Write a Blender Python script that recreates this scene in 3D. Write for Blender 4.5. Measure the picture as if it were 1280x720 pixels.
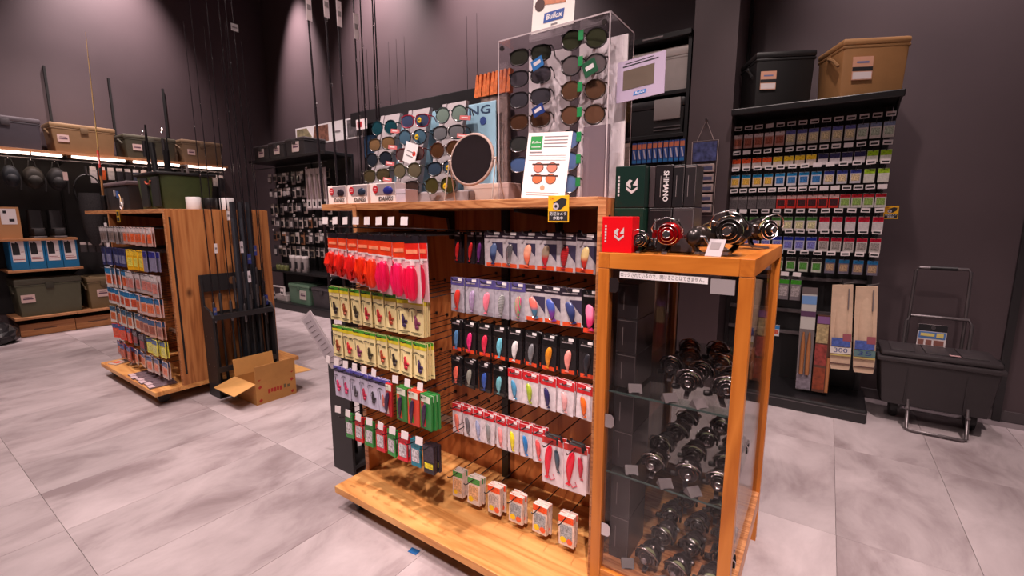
import bpy, bmesh, math, random
from mathutils import Vector, Matrix, Euler
random.seed(11)
PI = math.pi
scene = bpy.context.scene
for o in list(bpy.data.objects): bpy.data.objects.remove(o)
COL = scene.collection

# ------------------------------------------------------------------ camera
cam = bpy.data.cameras.new('camera'); cam.lens = 16; cam.sensor_width = 36; cam.clip_start = .02
co = bpy.data.objects.new('camera', cam); COL.objects.link(co)
co.location = (0, 0, 1.35); co.rotation_euler = (math.radians(90-8.72), 0, math.radians(34.6))
scene.camera = co
# ------------------------------------------------------------------ view
vs = scene.view_settings
vs.view_transform = 'Standard'; vs.look = 'None'; vs.gamma = 1; vs.use_curve_mapping = False; vs.exposure = 0.25
# ------------------------------------------------------------------ world: dim room fill
w = bpy.data.worlds.new('world'); scene.world = w; w.use_nodes = True
w.node_tree.nodes['Background'].inputs[0].default_value = (.50, .40, .42, 1)
w.node_tree.nodes['Background'].inputs[1].default_value = .24
# ------------------------------------------------------------------ ceiling spotlights and added fill lamps
def spot(loc, aim, energy, ang, blend=.6, col=(1, .81, .77), rad=.05):
    l = bpy.data.lights.new('spotlight', 'SPOT'); l.energy = energy; l.spot_size = math.radians(ang)
    l.spot_blend = blend; l.color = col; l.shadow_soft_size = rad
    o = bpy.data.objects.new('spotlight', l); COL.objects.link(o); o.location = loc
    o.rotation_euler = (Vector(aim)-Vector(loc)).to_track_quat('-Z', 'Y').to_euler()
spot((-1.65, .62, 4.0), (-1.45, 1.30, .5), 310, 60, .8, rad=.03)          # gondola front
spot((-2.9, .2, 4.0), (-2.9, .5, 0), 265, 105, .9)               # floor by gondola
spot((-5.4, .3, 4.0), (-5.2, 1.0, .6), 330, 95, .9)               # floor by first island
spot((.8, 1.5, 4.0), (.75, 2.1, 0), 460, 76, .9)                  # floor by case
spot((-.9, -.9, 4.0), (-1.2, .5, 0), 170, 100, .9)                # near floor
spot((.55, -.7, 4.0), (-.3, 1.4, .8), 500, 42, .8)                # case front
spot((-4.6, 3.0, 4.0), (-4.7, 3.3, 0), 240, 90, .9)               # aisle at the back
spot((-6.4, 1.5, 4.4), (-7.7, 1.8, 1.6), 210, 60, 1.0)           # goods on the left wall
spot((-2.1, .9, 4.0), (-3.8, 1.7, .7), 150, 40, 1.0)                # end panel and rod rack
spot((-5.6, 2.5, 4.1), (-6.4, 3.9, 1.3), 170, 52, 1.0)            # corner rack
WASH = (1, .80, .81)
spot((-7.2, 2.2, 5.3), (-7.9, 2.2, 3.6), 720, 66, 1.0, WASH)           # left wall washes
spot((-7.2, .2, 5.3), (-7.9, .2, 3.6), 420, 66, 1.0, WASH)
spot((-6.85, 3.72, 5.3), (-6.9, 4.27, 3.4), 1000, 44, 1.0, WASH)        # back wall washes
spot((-5.0, 3.6, 5.3), (-5.0, 4.27, 3.3), 900, 66, 1.0, WASH)
spot((-3.3, 3.6, 5.3), (-3.2, 4.27, 3.3), 1050, 68, 1.0, WASH)
spot((.35, 3.5, 5.3), (.45, 4.27, 3.4), 640, 46, 1.0, WASH)
spot((-1.0, 2.4, 4.1), (-1.0, 3.9, 1.9), 60, 55, 1.0)
spot((-.15, 2.6, 4.1), (-.15, 3.9, 1.5), 110, 52, 1.0)
for lx, ly in ((-6, 1.5), (-4, -.5), (-3.2, 2.4), (-1, .4), (1.6, .5)): spot((lx, ly, 4.2), (lx, ly, 0), 30, 165, .5, (1, .80, .78), .25)   # unseen wide lamps, added as soft ambient fill

# ================================================================== helpers
def lin(c): c /= 255.; return c/12.92 if c <= .04045 else ((c+.055)/1.055)**2.4
def C(r, g, b): return (lin(r), lin(g), lin(b), 1)
MATS = {}
def nodes(m): m.use_nodes = True; nt = m.node_tree; return nt, nt.nodes['Principled BSDF']
def mat(rgb, rough=.5, metal=0, var=0, coat=0, vs_=30, emit=0):
    key = (rgb, rough, metal, var, coat, emit, vs_)
    if key in MATS: return MATS[key]
    m = bpy.data.materials.new('paint_%d_%d_%d' % rgb); nt, b = nodes(m)
    c = C(*rgb)
    b.inputs['Base Color'].default_value = c; b.inputs['Roughness'].default_value = rough
    b.inputs['Metallic'].default_value = metal; b.inputs['Coat Weight'].default_value = coat
    if emit:
        b.inputs['Emission Color'].default_value = c; b.inputs['Emission Strength'].default_value = emit
    if var:
        t = nt.nodes.new('ShaderNodeTexCoord'); n = nt.nodes.new('ShaderNodeTexNoise'); n.inputs['Scale'].default_value = vs_
        n.inputs['Detail'].default_value = 4
        r = nt.nodes.new('ShaderNodeValToRGB')
        r.color_ramp.elements[0].color = tuple(x*(1-var) for x in c[:3])+(1,); r.color_ramp.elements[0].position = .3
        r.color_ramp.elements[1].color = tuple(min(1, x*(1+var)) for x in c[:3])+(1,); r.color_ramp.elements[1].position = .7
        nt.links.new(t.outputs['Object'], n.inputs['Vector']); nt.links.new(n.outputs['Fac'], r.inputs['Fac'])
        nt.links.new(r.outputs['Color'], b.inputs['Base Color'])
    MATS[key] = m; return m
def stripes(c1, c2, scale=60, rough=.3, axis='Z', dist=1.5):
    key = ('st', c1, c2, scale, rough, axis)
    if key in MATS: return MATS[key]
    m = bpy.data.materials.new('striped_paint'); nt, b = nodes(m)
    t = nt.nodes.new('ShaderNodeTexCoord'); wv = nt.nodes.new('ShaderNodeTexWave'); wv.bands_direction = axis
    wv.inputs['Scale'].default_value = scale; wv.inputs['Distortion'].default_value = dist
    r = nt.nodes.new('ShaderNodeValToRGB'); r.color_ramp.elements[0].color = C(*c1); r.color_ramp.elements[1].color = C(*c2)
    r.color_ramp.elements[0].position = .42; r.color_ramp.elements[1].position = .58
    nt.links.new(t.outputs['Object'], wv.inputs['Vector']); nt.links.new(wv.outputs['Fac'], r.inputs['Fac'])
    nt.links.new(r.outputs['Color'], b.inputs['Base Color']); b.inputs['Roughness'].default_value = rough
    MATS[key] = m; return m
def duo(c1, c2, rough=.25, axis=2, scale=25):
    """paint that changes from one colour to the other across the piece"""
    key = ('duo', c1, c2, rough, axis)
    if key in MATS: return MATS[key]
    m = bpy.data.materials.new('two_tone_paint'); nt, b = nodes(m)
    t = nt.nodes.new('ShaderNodeTexCoord'); s = nt.nodes.new('ShaderNodeSeparateXYZ')
    r = nt.nodes.new('ShaderNodeValToRGB'); r.color_ramp.elements[0].color = C(*c1); r.color_ramp.elements[1].color = C(*c2)
    r.color_ramp.elements[0].position = .4; r.color_ramp.elements[1].position = .6
    nt.links.new(t.outputs['Generated'], s.inputs[0]); nt.links.new(s.outputs[axis], r.inputs['Fac'])
    nt.links.new(r.outputs['Color'], b.inputs['Base Color']); b.inputs['Roughness'].default_value = rough
    MATS[key] = m; return m
def wood(name, c1, c2, c3, grain='X', scale=1.0, rough=.45, knots=True):
    if name in MATS: return MATS[name]
    m = bpy.data.materials.new(name); nt, b = nodes(m); N = nt.nodes; L = nt.links
    t = N.new('ShaderNodeTexCoord'); mp = N.new('ShaderNodeMapping')
    st = {'X': (.9, 9, 9), 'Y': (9, .9, 9), 'Z': (9, 9, .9)}[grain]
    mp.inputs['Scale'].default_value = tuple(s*scale for s in st)
    L.new(t.outputs['Object'], mp.inputs[0])
    n = N.new('ShaderNodeTexNoise'); n.inputs['Scale'].default_value = 1.1; n.inputs['Detail'].default_value = 3; n.inputs['Distortion'].default_value = .5
    L.new(mp.outputs[0], n.inputs['Vector'])
    mul = N.new('ShaderNodeMath'); mul.operation = 'MULTIPLY'; mul.inputs[1].default_value = 11; L.new(n.outputs['Fac'], mul.inputs[0])
    fr = N.new('ShaderNodeMath'); fr.operation = 'PINGPONG'; fr.inputs[1].default_value = 1; L.new(mul.outputs[0], fr.inputs[0])
    fine = N.new('ShaderNodeTexNoise'); fine.inputs['Scale'].default_value = 9; fine.inputs['Detail'].default_value = 5; L.new(mp.outputs[0], fine.inputs['Vector'])
    ad = N.new('ShaderNodeMath'); ad.operation = 'MULTIPLY_ADD'; ad.inputs[1].default_value = .55; L.new(fr.outputs[0], ad.inputs[0])
    f2 = N.new('ShaderNodeMath'); f2.operation = 'MULTIPLY'; f2.inputs[1].default_value = .5; L.new(fine.outputs['Fac'], f2.inputs[0]); L.new(f2.outputs[0], ad.inputs[2])
    r = N.new('ShaderNodeValToRGB'); e = r.color_ramp.elements
    e[0].color = C(*c1); e[0].position = .15; e[1].color = C(*c3); e[1].position = .95; q = e.new(.5); q.color = C(*c2)
    L.new(ad.outputs[0], r.inputs['Fac'])
    out = r.outputs['Color']
    if knots:
        v = N.new('ShaderNodeTexVoronoi'); v.inputs['Scale'].default_value = 5.5
        mp2 = N.new('ShaderNodeMapping'); mp2.inputs['Scale'].default_value = {'X': (.6, 1, 1), 'Y': (1, .6, 1), 'Z': (1, 1, .6)}[grain]
        L.new(t.outputs['Object'], mp2.inputs[0]); L.new(mp2.outputs[0], v.inputs['Vector'])
        kr = N.new('ShaderNodeValToRGB'); kr.color_ramp.elements[0].position = .03; kr.color_ramp.elements[1].position = .16
        kr.color_ramp.elements[0].color = (1, 1, 1, 1); kr.color_ramp.elements[1].color = (0, 0, 0, 1)
        L.new(v.outputs['Distance'], kr.inputs['Fac'])
        mx = N.new('ShaderNodeMix'); mx.data_type = 'RGBA'; L.new(kr.outputs['Color'], mx.inputs['Factor'])
        L.new(out, mx.inputs['A']); mx.inputs['B'].default_value = tuple(x*.45 for x in C(*c1)[:3])+(1,)
        out = mx.outputs['Result']
    L.new(out, b.inputs['Base Color']); b.inputs['Roughness'].default_value = rough
    bp = N.new('ShaderNodeBump'); bp.inputs['Strength'].default_value = .08; L.new(fine.outputs['Fac'], bp.inputs['Height']); L.new(bp.outputs[0], b.inputs['Normal'])
    MATS[name] = m; return m
def glass(name='clear_glass', tint=(1, 1, 1), rough=.02, k=1.0):
    if name in MATS: return MATS[name]
    m = bpy.data.materials.new(name); m.use_nodes = True; nt = m.node_tree; nt.nodes.clear(); N = nt.nodes
    o = N.new('ShaderNodeOutputMaterial'); mx = N.new('ShaderNodeMixShader'); tr = N.new('ShaderNodeBsdfTransparent'); gl = N.new('ShaderNodeBsdfGlossy')
    tr.inputs[0].default_value = (*tint, 1); gl.inputs['Roughness'].default_value = rough
    f = N.new('ShaderNodeLayerWeight'); pw = N.new('ShaderNodeMath'); pw.operation = 'POWER'; pw.inputs[1].default_value = 4
    ml = N.new('ShaderNodeMath'); ml.operation = 'MULTIPLY_ADD'; ml.inputs[1].default_value = .45*k; ml.inputs[2].default_value = .03*k
    nt.links.new(f.outputs['Facing'], pw.inputs[0]); nt.links.new(pw.outputs[0], ml.inputs[0]); nt.links.new(ml.outputs[0], mx.inputs[0])
    nt.links.new(tr.outputs[0], mx.inputs[1]); nt.links.new(gl.outputs[0], mx.inputs[2]); nt.links.new(mx.outputs[0], o.inputs[0])
    MATS[name] = m; return m

class MB:
    def __init__(s): s.v = []; s.f = []; s.m = []
    def add(s, vs_, fs, m=0):
        k = len(s.v); s.v += [tuple(v) for v in vs_]; s.f += [tuple(i+k for i in f) for f in fs]; s.m += [m]*len(fs); return s
    def box(s, x0, x1, y0, y1, z0, z1, m=0):
        return s.add([(x0,y0,z0),(x1,y0,z0),(x1,y1,z0),(x0,y1,z0),(x0,y0,z1),(x1,y0,z1),(x1,y1,z1),(x0,y1,z1)],
                     [(0,3,2,1),(4,5,6,7),(0,1,5,4),(1,2,6,5),(2,3,7,6),(3,0,4,7)], m)
    def cbox(s, cx, cy, cz, sx, sy, sz, m=0, rot=None):
        a = [Vector((x*sx/2, y*sy/2, z*sz/2)) for z in (-1,1) for x,y in ((-1,-1),(1,-1),(1,1),(-1,1))]
        if rot: R = Euler(rot).to_matrix(); a = [R@p for p in a]
        return s.add([(p.x+cx, p.y+cy, p.z+cz) for p in a], [(0,3,2,1),(4,5,6,7),(0,1,5,4),(1,2,6,5),(2,3,7,6),(3,0,4,7)], m)
    def rbox(s, x0, x1, y0, y1, z0, z1, b, m=0):
        bm = bmesh.new(); bmesh.ops.create_cube(bm, size=1)
        for v in bm.verts: v.co = Vector((x0+(v.co.x+.5)*(x1-x0), y0+(v.co.y+.5)*(y1-y0), z0+(v.co.z+.5)*(z1-z0)))
        bmesh.ops.bevel(bm, geom=bm.edges[:], offset=b, segments=2, affect='EDGES', profile=.5)
        bm.verts.index_update(); s.add([v.co[:] for v in bm.verts], [[v.index for v in f.verts] for f in bm.faces], m); bm.free(); return s
    def taper(s, x, y, z0, z1, k, b=0, m=0):
        """box of half size x,y at z1 and k times that at z0"""
        bm = bmesh.new(); bmesh.ops.create_cube(bm, size=2)
        for v in bm.verts:
            q = 1 if v.co.z > 0 else k; v.co = Vector((v.co.x*x*q, v.co.y*y*q, z1 if v.co.z > 0 else z0))
        if b: bmesh.ops.bevel(bm, geom=[e for e in bm.edges if abs(e.verts[0].co.z-e.verts[1].co.z) > 1e-4], offset=b, segments=2, affect='EDGES', profile=.5)
        bm.verts.index_update(); s.add([v.co[:] for v in bm.verts], [[v.index for v in f.verts] for f in bm.faces], m); bm.free(); return s
    def prism(s, pts, a, b, axis='y', m=0):
        n = len(pts); f = {'y': lambda p, t: (p[0], t, p[1]), 'x': lambda p, t: (t, p[0], p[1]), 'z': lambda p, t: (p[0], p[1], t)}[axis]
        v = [f(p, a) for p in pts]+[f(p, b) for p in pts]
        fs = [tuple(range(n)), tuple(range(2*n-1, n-1, -1))]+[(i, i+n, (i+1) % n+n, (i+1) % n) for i in range(n)]
        return s.add(v, fs, m)
    def tube(s, pts, r, n=6, closed=False, m=0):
        pts = [Vector(p) for p in pts]; k = len(pts); rr = r if isinstance(r, (list, tuple)) else [r]*k; v = []
        for i, p in enumerate(pts):
            d = (pts[(i+1) % k]-pts[i-1]) if closed else pts[min(i+1, k-1)]-pts[max(i-1, 0)]
            d.normalize(); u = d.orthogonal() if abs(d.z) > .99 else d.cross(Vector((0, 0, 1))); u.normalize(); w_ = d.cross(u)
            for j in range(n):
                a = 2*PI*j/n; v.append(p+(u*math.cos(a)+w_*math.sin(a))*rr[i])
        fs = []
        for i in range(k if closed else k-1):
            for j in range(n): fs.append((i*n+j, i*n+(j+1) % n, ((i+1) % k)*n+(j+1) % n, ((i+1) % k)*n+j))
        if not closed: fs += [tuple(range(n-1, -1, -1)), tuple(range((k-1)*n, k*n))]
        return s.add(v, fs, m)
    def lathe(s, prof, n=14, axis='z', c=(0,0,0), m=0):
        v = []
        for r, h in prof:
            for j in range(n):
                a = 2*PI*j/n; x, y = r*math.cos(a), r*math.sin(a)
                p = {'z': (x, y, h), 'y': (x, h, y), 'x': (h, x, y)}[axis]; v.append((p[0]+c[0], p[1]+c[1], p[2]+c[2]))
        k = len(prof); fs = [(i*n+j, i*n+(j+1) % n, (i+1)*n+(j+1) % n, (i+1)*n+j) for i in range(k-1) for j in range(n)]
        fs += [tuple(range(n-1, -1, -1)), tuple(range((k-1)*n, k*n))]
        return s.add(v, fs, m)
    def ell(s, cx, cy, cz, rx, ry, rz, nu=10, nv=6, m=0):
        v = [(cx, cy, cz-rz)]; fs = []
        for i in range(1, nv):
            t = -PI/2+PI*i/nv
            for j in range(nu):
                a = 2*PI*j/nu; v.append((cx+rx*math.cos(t)*math.cos(a), cy+ry*math.cos(t)*math.sin(a), cz+rz*math.sin(t)))
        v.append((cx, cy, cz+rz)); top = len(v)-1
        for j in range(nu): fs.append((0, 1+(j+1) % nu, 1+j)); fs.append((top, top-nu+j, top-nu+(j+1) % nu))
        for i in range(nv-2):
            for j in range(nu):
                a = 1+i*nu+j; b = 1+i*nu+(j+1) % nu; fs.append((a, b, b+nu, a+nu))
        return s.add(v, fs, m)
    def rot(s, e, c=(0,0,0)):
        R = Euler(e).to_matrix(); c = Vector(c); s.v = [tuple(R@(Vector(v)-c)+c) for v in s.v]; return s
    def move(s, d): s.v = [(v[0]+d[0], v[1]+d[1], v[2]+d[2]) for v in s.v]; return s
    def mesh(s, name, mats, smooth=None):
        me = bpy.data.meshes.new(name); me.from_pydata(s.v, [], s.f)
        for m in (mats if isinstance(mats, (list, tuple)) else [mats]): me.materials.append(m)
        if any(s.m): me.polygons.foreach_set('material_index', s.m)
        bm = bmesh.new(); bm.from_mesh(me); bmesh.ops.recalc_face_normals(bm, faces=bm.faces[:]); bm.to_mesh(me); bm.free()
        if smooth:
            me.shade_smooth(); me.set_sharp_from_angle(angle=math.radians(smooth))
        me.update(); return me
def link(name, data, parent=None, loc=(0,0,0), rot=(0,0,0), scale=None):
    o = bpy.data.objects.new(name, data); COL.objects.link(o); o.location = loc; o.rotation_euler = rot
    if scale: o.scale = scale
    if parent: o.parent = parent
    return o
def build(name, mb, mats, parent=None, loc=(0,0,0), rot=(0,0,0), smooth=None):
    return link(name, mb.mesh(name, mats, smooth), parent, loc, rot)
def tag(o, label, cat, group=None, kind=None):
    if label: o['label'] = label
    if cat: o['category'] = cat
    if group: o['group'] = group
    if kind: o['kind'] = kind
    return o
def thing(name, label, cat, loc=(0,0,0), rot=0, group=None):
    o = link(name, None, None, loc, rot if isinstance(rot, tuple) else (0, 0, rot)); o.empty_display_size = .02
    return tag(o, label, cat, group)
def struct(name, mb, mats, smooth=None):
    o = build(name, mb, mats, smooth=smooth); o['kind'] = 'structure'; return o
PROTO = {}
def proto(key, fn):
    """fn returns [(part name, mesh, [sub-parts (name, mesh)])]"""
    if key not in PROTO: PROTO[key] = fn()
    return PROTO[key]
def place(pr, name, label, cat, loc, rot=0, group=None, scale=None):
    """a thing made of the prototype's parts; the first part carries the thing when it is alone"""
    r = rot if isinstance(rot, tuple) else (0, 0, rot)
    if len(pr) == 1:
        return tag(link(name, pr[0][1], None, loc, r, scale), label, cat, group)
    t = link(name, None, None, loc, r, scale); t.empty_display_size = .02; tag(t, label, cat, group)
    for p in pr:
        o = link(p[0], p[1], t)
        for q in (p[2] if len(p) > 2 else []): link(q[0], q[1], o)
    return t
TXT = {}
def text_mesh(s, size, m, width=None, italic=0, bold=0):
    key = (s, size, m.name, width, italic, bold)
    if key in TXT: return TXT[key]
    cu = bpy.data.curves.new('text', 'FONT'); cu.body = s; cu.size = size; cu.align_x = 'CENTER'; cu.align_y = 'CENTER'; cu.resolution_u = 2; cu.shear = italic; cu.offset = bold
    ob = bpy.data.objects.new('tmp', cu); COL.objects.link(ob); bpy.context.view_layer.update()
    dg = bpy.context.evaluated_depsgraph_get(); me = bpy.data.meshes.new_from_object(ob.evaluated_get(dg)); me.name = 'lettering'
    bpy.data.objects.remove(ob); me.materials.clear(); me.materials.append(m)
    if width:
        xs = [v.co.x for v in me.vertices]
        if xs:
            k = width/max(1e-6, max(xs)-min(xs))
            for v in me.vertices: v.co.x *= k
    TXT[key] = me; return me
FRONT = (PI/2, 0, 0)     # lettering that faces -Y
def text(parent, s, size, m, loc, rot=FRONT, width=None, italic=0, name='lettering', bold=0):
    return link(name, text_mesh(s, size, m, width, italic, bold), parent, loc, rot)

# ------------------------------------------------------------------ shared materials
PINE = wood('pine_plinth', (190,122,62), (218,154,88), (232,176,108), 'X', .9)
PANEL_Z = wood('wood_panel_upright', (146,84,44), (178,112,62), (198,134,80), 'Z', .8)
BACK_X = wood('wood_back_panel', (146,78,38), (176,102,54), (194,120,66), 'Z', .7, knots=False)
PLY = wood('plywood_edge', (140,84,50), (184,122,78), (208,152,104), 'X', 3.0, knots=False)
CASEW = wood('case_wood', (170,92,28), (192,112,40), (206,126,52), 'Z', .8, .35, knots=False)
CASEX = wood('case_wood_rail', (176,98,32), (198,118,44), (210,130,56), 'X', .8, .3, knots=False)
SHELFY = wood('wall_shelf_wood', (150,98,62), (176,122,82), (196,142,100), 'Y', 1.2, knots=False)
BLACK = mat((22,20,22), .45); BLACKM = mat((30,28,30), .35); SATIN = mat((34,31,33), .5); DARK = mat((46,42,44), .5)
WIRE = mat((60,56,58), .3, .8); CHROME = mat((200,195,195), .18, 1); GREYM = mat((110,106,108), .35, .9)
WHITE = mat((236,230,230), .55); PAPER = mat((226,214,214), .6); INK = mat((30,28,32), .6); GREYINK = mat((130,120,122), .6)
RED = mat((214,28,36), .4); LABELP = mat((206,176,170), .55)
CLEAR = glass(tint=(.90,.88,.88)); ACRYL = glass('clear_acrylic', (.96,.95,.96), .03, 1.1)
FILM = glass('clear_film', (1,1,1), .12, 1.3)

# ================================================================== SETTING
ft = MATS['tile'] = bpy.data.materials.new('vinyl_tile'); nt, b = nodes(ft); N = nt.nodes; L = nt.links
g = N.new('ShaderNodeNewGeometry'); oi = N.new('ShaderNodeObjectInfo'); va = N.new('ShaderNodeVectorMath'); va.operation = 'MULTIPLY_ADD'
cmb = N.new('ShaderNodeCombineXYZ')
for i in range(3): L.new(oi.outputs['Random'], cmb.inputs[i])
va.inputs[1].default_value = (40, 40, 40); L.new(cmb.outputs[0], va.inputs[0]); L.new(g.outputs['Position'], va.inputs[2])
mp = N.new('ShaderNodeMapping'); mp.inputs['Scale'].default_value = (2.6, 1.3, 1); L.new(va.outputs[0], mp.inputs[0])
n1 = N.new('ShaderNodeTexNoise'); n1.inputs['Scale'].default_value = 1.6; n1.inputs['Detail'].default_value = 8; n1.inputs['Roughness'].default_value = .62; n1.inputs['Distortion'].default_value = .4
L.new(mp.outputs[0], n1.inputs['Vector'])
r = N.new('ShaderNodeValToRGB'); e = r.color_ramp.elements
e[0].position = .3; e[0].color = C(141,125,127); e[1].position = .72; e[1].color = C(198,184,186); q = e.new(.5); q.color = C(178,164,166)
L.new(n1.outputs['Fac'], r.inputs['Fac'])
hs = N.new('ShaderNodeHueSaturation'); mr = N.new('ShaderNodeMapRange'); mr.inputs['To Min'].default_value = .9; mr.inputs['To Max'].default_value = 1.06
L.new(oi.outputs['Random'], mr.inputs[0]); L.new(mr.outputs[0], hs.inputs['Value']); L.new(r.outputs['Color'], hs.inputs['Color'])
L.new(hs.outputs[0], b.inputs['Base Color']); b.inputs['Roughness'].default_value = .42
floor = struct('floor', MB().box(-7.9, 4.2, -2.2, 4.27, -.06, -.004), mat((120,108,110), .6))
tw, tl = .4625, .9375
tm = MB().rbox(-tw/2+.0007, tw/2-.0007, -tl/2+.0007, tl/2-.0007, -.004, 0, .0008).mesh('tile', ft)
for i in range(-17, 5):
    for j in range(-2, 4):
        cx, cy = .14+(i+.5)*tw, .38+(j+.5)*tl
        if cx-tw/2 < -7.9 or cy+tl/2 > 4.30: continue
        link('tile', tm, floor, (cx, cy, 0))
wall_m = mat((77,63,66), .62, var=.05, vs_=3)
struct('wall_left', MB().box(-8.02, -7.9, -2.2, 4.39, -.06, 5.9), wall_m)
struct('wall_back', MB().box(-7.9, 4.2, 4.27, 4.39, -.06, 5.9), wall_m)
struct('wall_right', MB().box(4.2, 4.32, -2.2, 4.39, -.06, 5.9), wall_m)
struct('wall_front', MB().box(-8.02, 4.32, -2.32, -2.2, -.06, 5.9), wall_m)
struct('wall_pillar', MB().box(-.957, -.652, 3.79, 4.27, 0, 5.9), wall_m)
struct('ceiling', MB().box(-8.02, 4.32, -2.32, 4.39, 5.9, 6.0), mat((26,24,26), .8))
struct('baseboard_right', MB().box(.31, 1.02, 4.255, 4.27, 0, .07).box(1.06, 4.2, 4.255, 4.27, 0, .07), mat((78,70,72), .5))
struct('trim_1', MB().box(1.02, 1.06, 4.24, 4.27, 0, 5.9), mat((40,36,38), .5))
struct('trim_2', MB().box(-.655, -.632, 4.22, 4.27, 2.3, 5.9), mat((36,33,35), .6))

# ================================================================== packs on hooks
def card(w, h, t=.004): return MB().rbox(-w/2, w/2, -t, 0, -h, 0, min(.001, t*.3))
def strip(w, z0, z1, t=.0045, x=0, m=0, mb=None): return (mb or MB()).box(x-w/2, x+w/2, -t-.0008, -t, z1, z0, m)
def lure_mesh(w, h, cx, cz, m, tilt=.12, t=.004):
    mb = MB().ell(0, 0, 0, w*.82, .008, h*1.12, 8, 10)
    mb.v = [(x*(1.0+.3*z/h)+w*.35*(z/h)**2*(.7 if tilt > 0 else -.7), y, z) for x, y, z in mb.v]
    mb.prism([(-w*.5,-h*1.28),(w*.6,-h*1.3),(w*.25,-h*.98)], -.001, .001)
    return mb.rot((0, tilt, 0)).move((cx, -t-.005, cz)).mesh('lure', m, 60)
# --- soft bait pack (pink / red)
def skirt_pack(w, h, hdr, body):
    def fn():
        t = .012
        top = MB().box(-w/2, w/2, -.003, 0, -h*.11, 0)
        film = MB().rbox(-w/2, w/2, -.003, 0, -h, -h*.11, .001)
        hd = strip(w, -h*.11, -h*.36, .003)
        hd2 = strip(w*.8, -h*.2, -h*.26, .0042); st = strip(w, -h*.345, -h*.375, .0042)
        blob = MB().ell(0, -.012, -h*.69, w*.37, .016, h*.27, 10, 8)
        hb, zb = h*.27, -h*.69
        blob.v = [(x*(1+.55*((z-zb)/hb)**4)*(1+.08*math.sin(z*300)), y*(1+.5*((z-zb)/hb)**4), z) for x, y, z in blob.v]
        for sx in (-.25, -.05, .2): blob.tube([(w*sx, -.02, -h*.47), (w*sx*1.3, -.026, -h*.7), (w*sx*1.1, -.02, -h*.92)], [.009,.010,.006], 6)
        return [('backing', film.mesh('backing', mat((226,190,196), .3))), ('hanger', top.mesh('hanger', mat((34,28,34), .35))),
                ('header', hd.mesh('header', mat(hdr, .3)), [('header_print', hd2.mesh('header_print', mat((250,150,110), .4))), ('stripe', st.mesh('stripe', PAPER))]),
                ('soft_bait', blob.mesh('soft_bait', mat(body, .28), 60)),
                ('price_sticker', strip(w*.3, -h*.36, -h*.43, .006, w*.05).mesh('price_sticker', WHITE))]
    return proto(('skirt', w, h, hdr, body), fn)
# --- yellow squid-jig card
def jig_card(w, h, col, base=(246,226,164), top=(70,150,40), top2=(226,206,40), print2=True):
    def fn():
        j = MB(); z = -h*.62
        j.ell(0, -.008, z, w*.10, .006, h*.13, 8, 6).ell(w*.06, -.008, z-h*.13, w*.16, .005, h*.06, 8, 5).ell(-w*.04, -.008, z+h*.12, w*.06, .005, h*.06, 6, 5)
        j.ell(w*.2, -.007, z-h*.02, w*.12, .004, h*.04, 6, 4)
        arc = [(-w*.28+w*.3*math.cos(a), -.0055, -h*.36+h*.08*math.sin(a)) for a in [PI*(1.1-.9*k/6) for k in range(7)]]
        hk = MB().tube(arc, .0012, 4).tube([(-w*.33, -.0055, -h*.36), (-w*.3, -.0055, -h*.62)], .001, 4)
        parts = [('card', card(w, h).mesh('card', mat(base, .4))),
                 ('header', strip(w, 0, -h*.09, .004).mesh('header', mat(top, .35)), [('header_print', strip(w, -h*.09, -h*.18, .004).mesh('header_print', mat(top2, .35)))]),
                 ('jig', j.mesh('jig', mat(col, .35), 60)), ('line_print', hk.mesh('line_print', INK))]
        if print2:
            pr = strip(w*.34, -h*.30, -h*.33, .0042, w*.2); strip(w*.3, -h*.345, -h*.36, .0042, w*.2, 0, pr); strip(w*.8, -h*.9, -h*.92, .0042, 0, 0, pr); strip(w*.5, -h*.94, -h*.955, .0042, 0, 0, pr)
            parts.append(('small_print', pr.mesh('small_print', mat((110,104,70), .6))))
        return parts
    return proto(('jigc', w, h, col, base, top), fn)
# --- two-tone block card (small packs)
def block_card(w, h, base, top, mid=None, t=.006, topf=.3, dots=None, sticker=False, bars=0, simple=False):
    def fn():
        parts = [('card', card(w, h, t).mesh('card', mat(base, .25, 0, .12, 0, 90)))]
        parts.append(('header', strip(w*.98, -.002, -h*topf, t).mesh('header', mat(top, .25, 0, .3, 0, 110))))
        if mid: parts.append(('picture', strip(w*.78, -h*(topf+.08), -h*.82, t).mesh('picture', mat(mid, .3, 0, .55, 0, 130))))
        if dots:
            mb = MB()
            for dx, dz, r_ in dots: mb.lathe([(r_*w, -t-.0014), (r_*w, -t)], 10, 'y', (dx*w, 0, dz*h))
            parts.append(('spot_print', mb.mesh('spot_print', mat((250,206,40), .35))))
        if sticker: parts.append(('price_sticker', strip(w*.45, -h*.03, -h*.13, t+.001, w*.1).mesh('price_sticker', WHITE)))
        if bars:
            mb = MB()
            for k in range(bars): strip(w*random.uniform(.4, .8), -h*(.82+.05*k), -h*(.84+.05*k), t, 0, 0, mb)
            parts.append(('small_print', mb.mesh('small_print', GREYINK)))
        return parts
    return proto(('block', w, h, base, top, mid, t, topf, str(dots), sticker, bars), fn)
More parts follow.
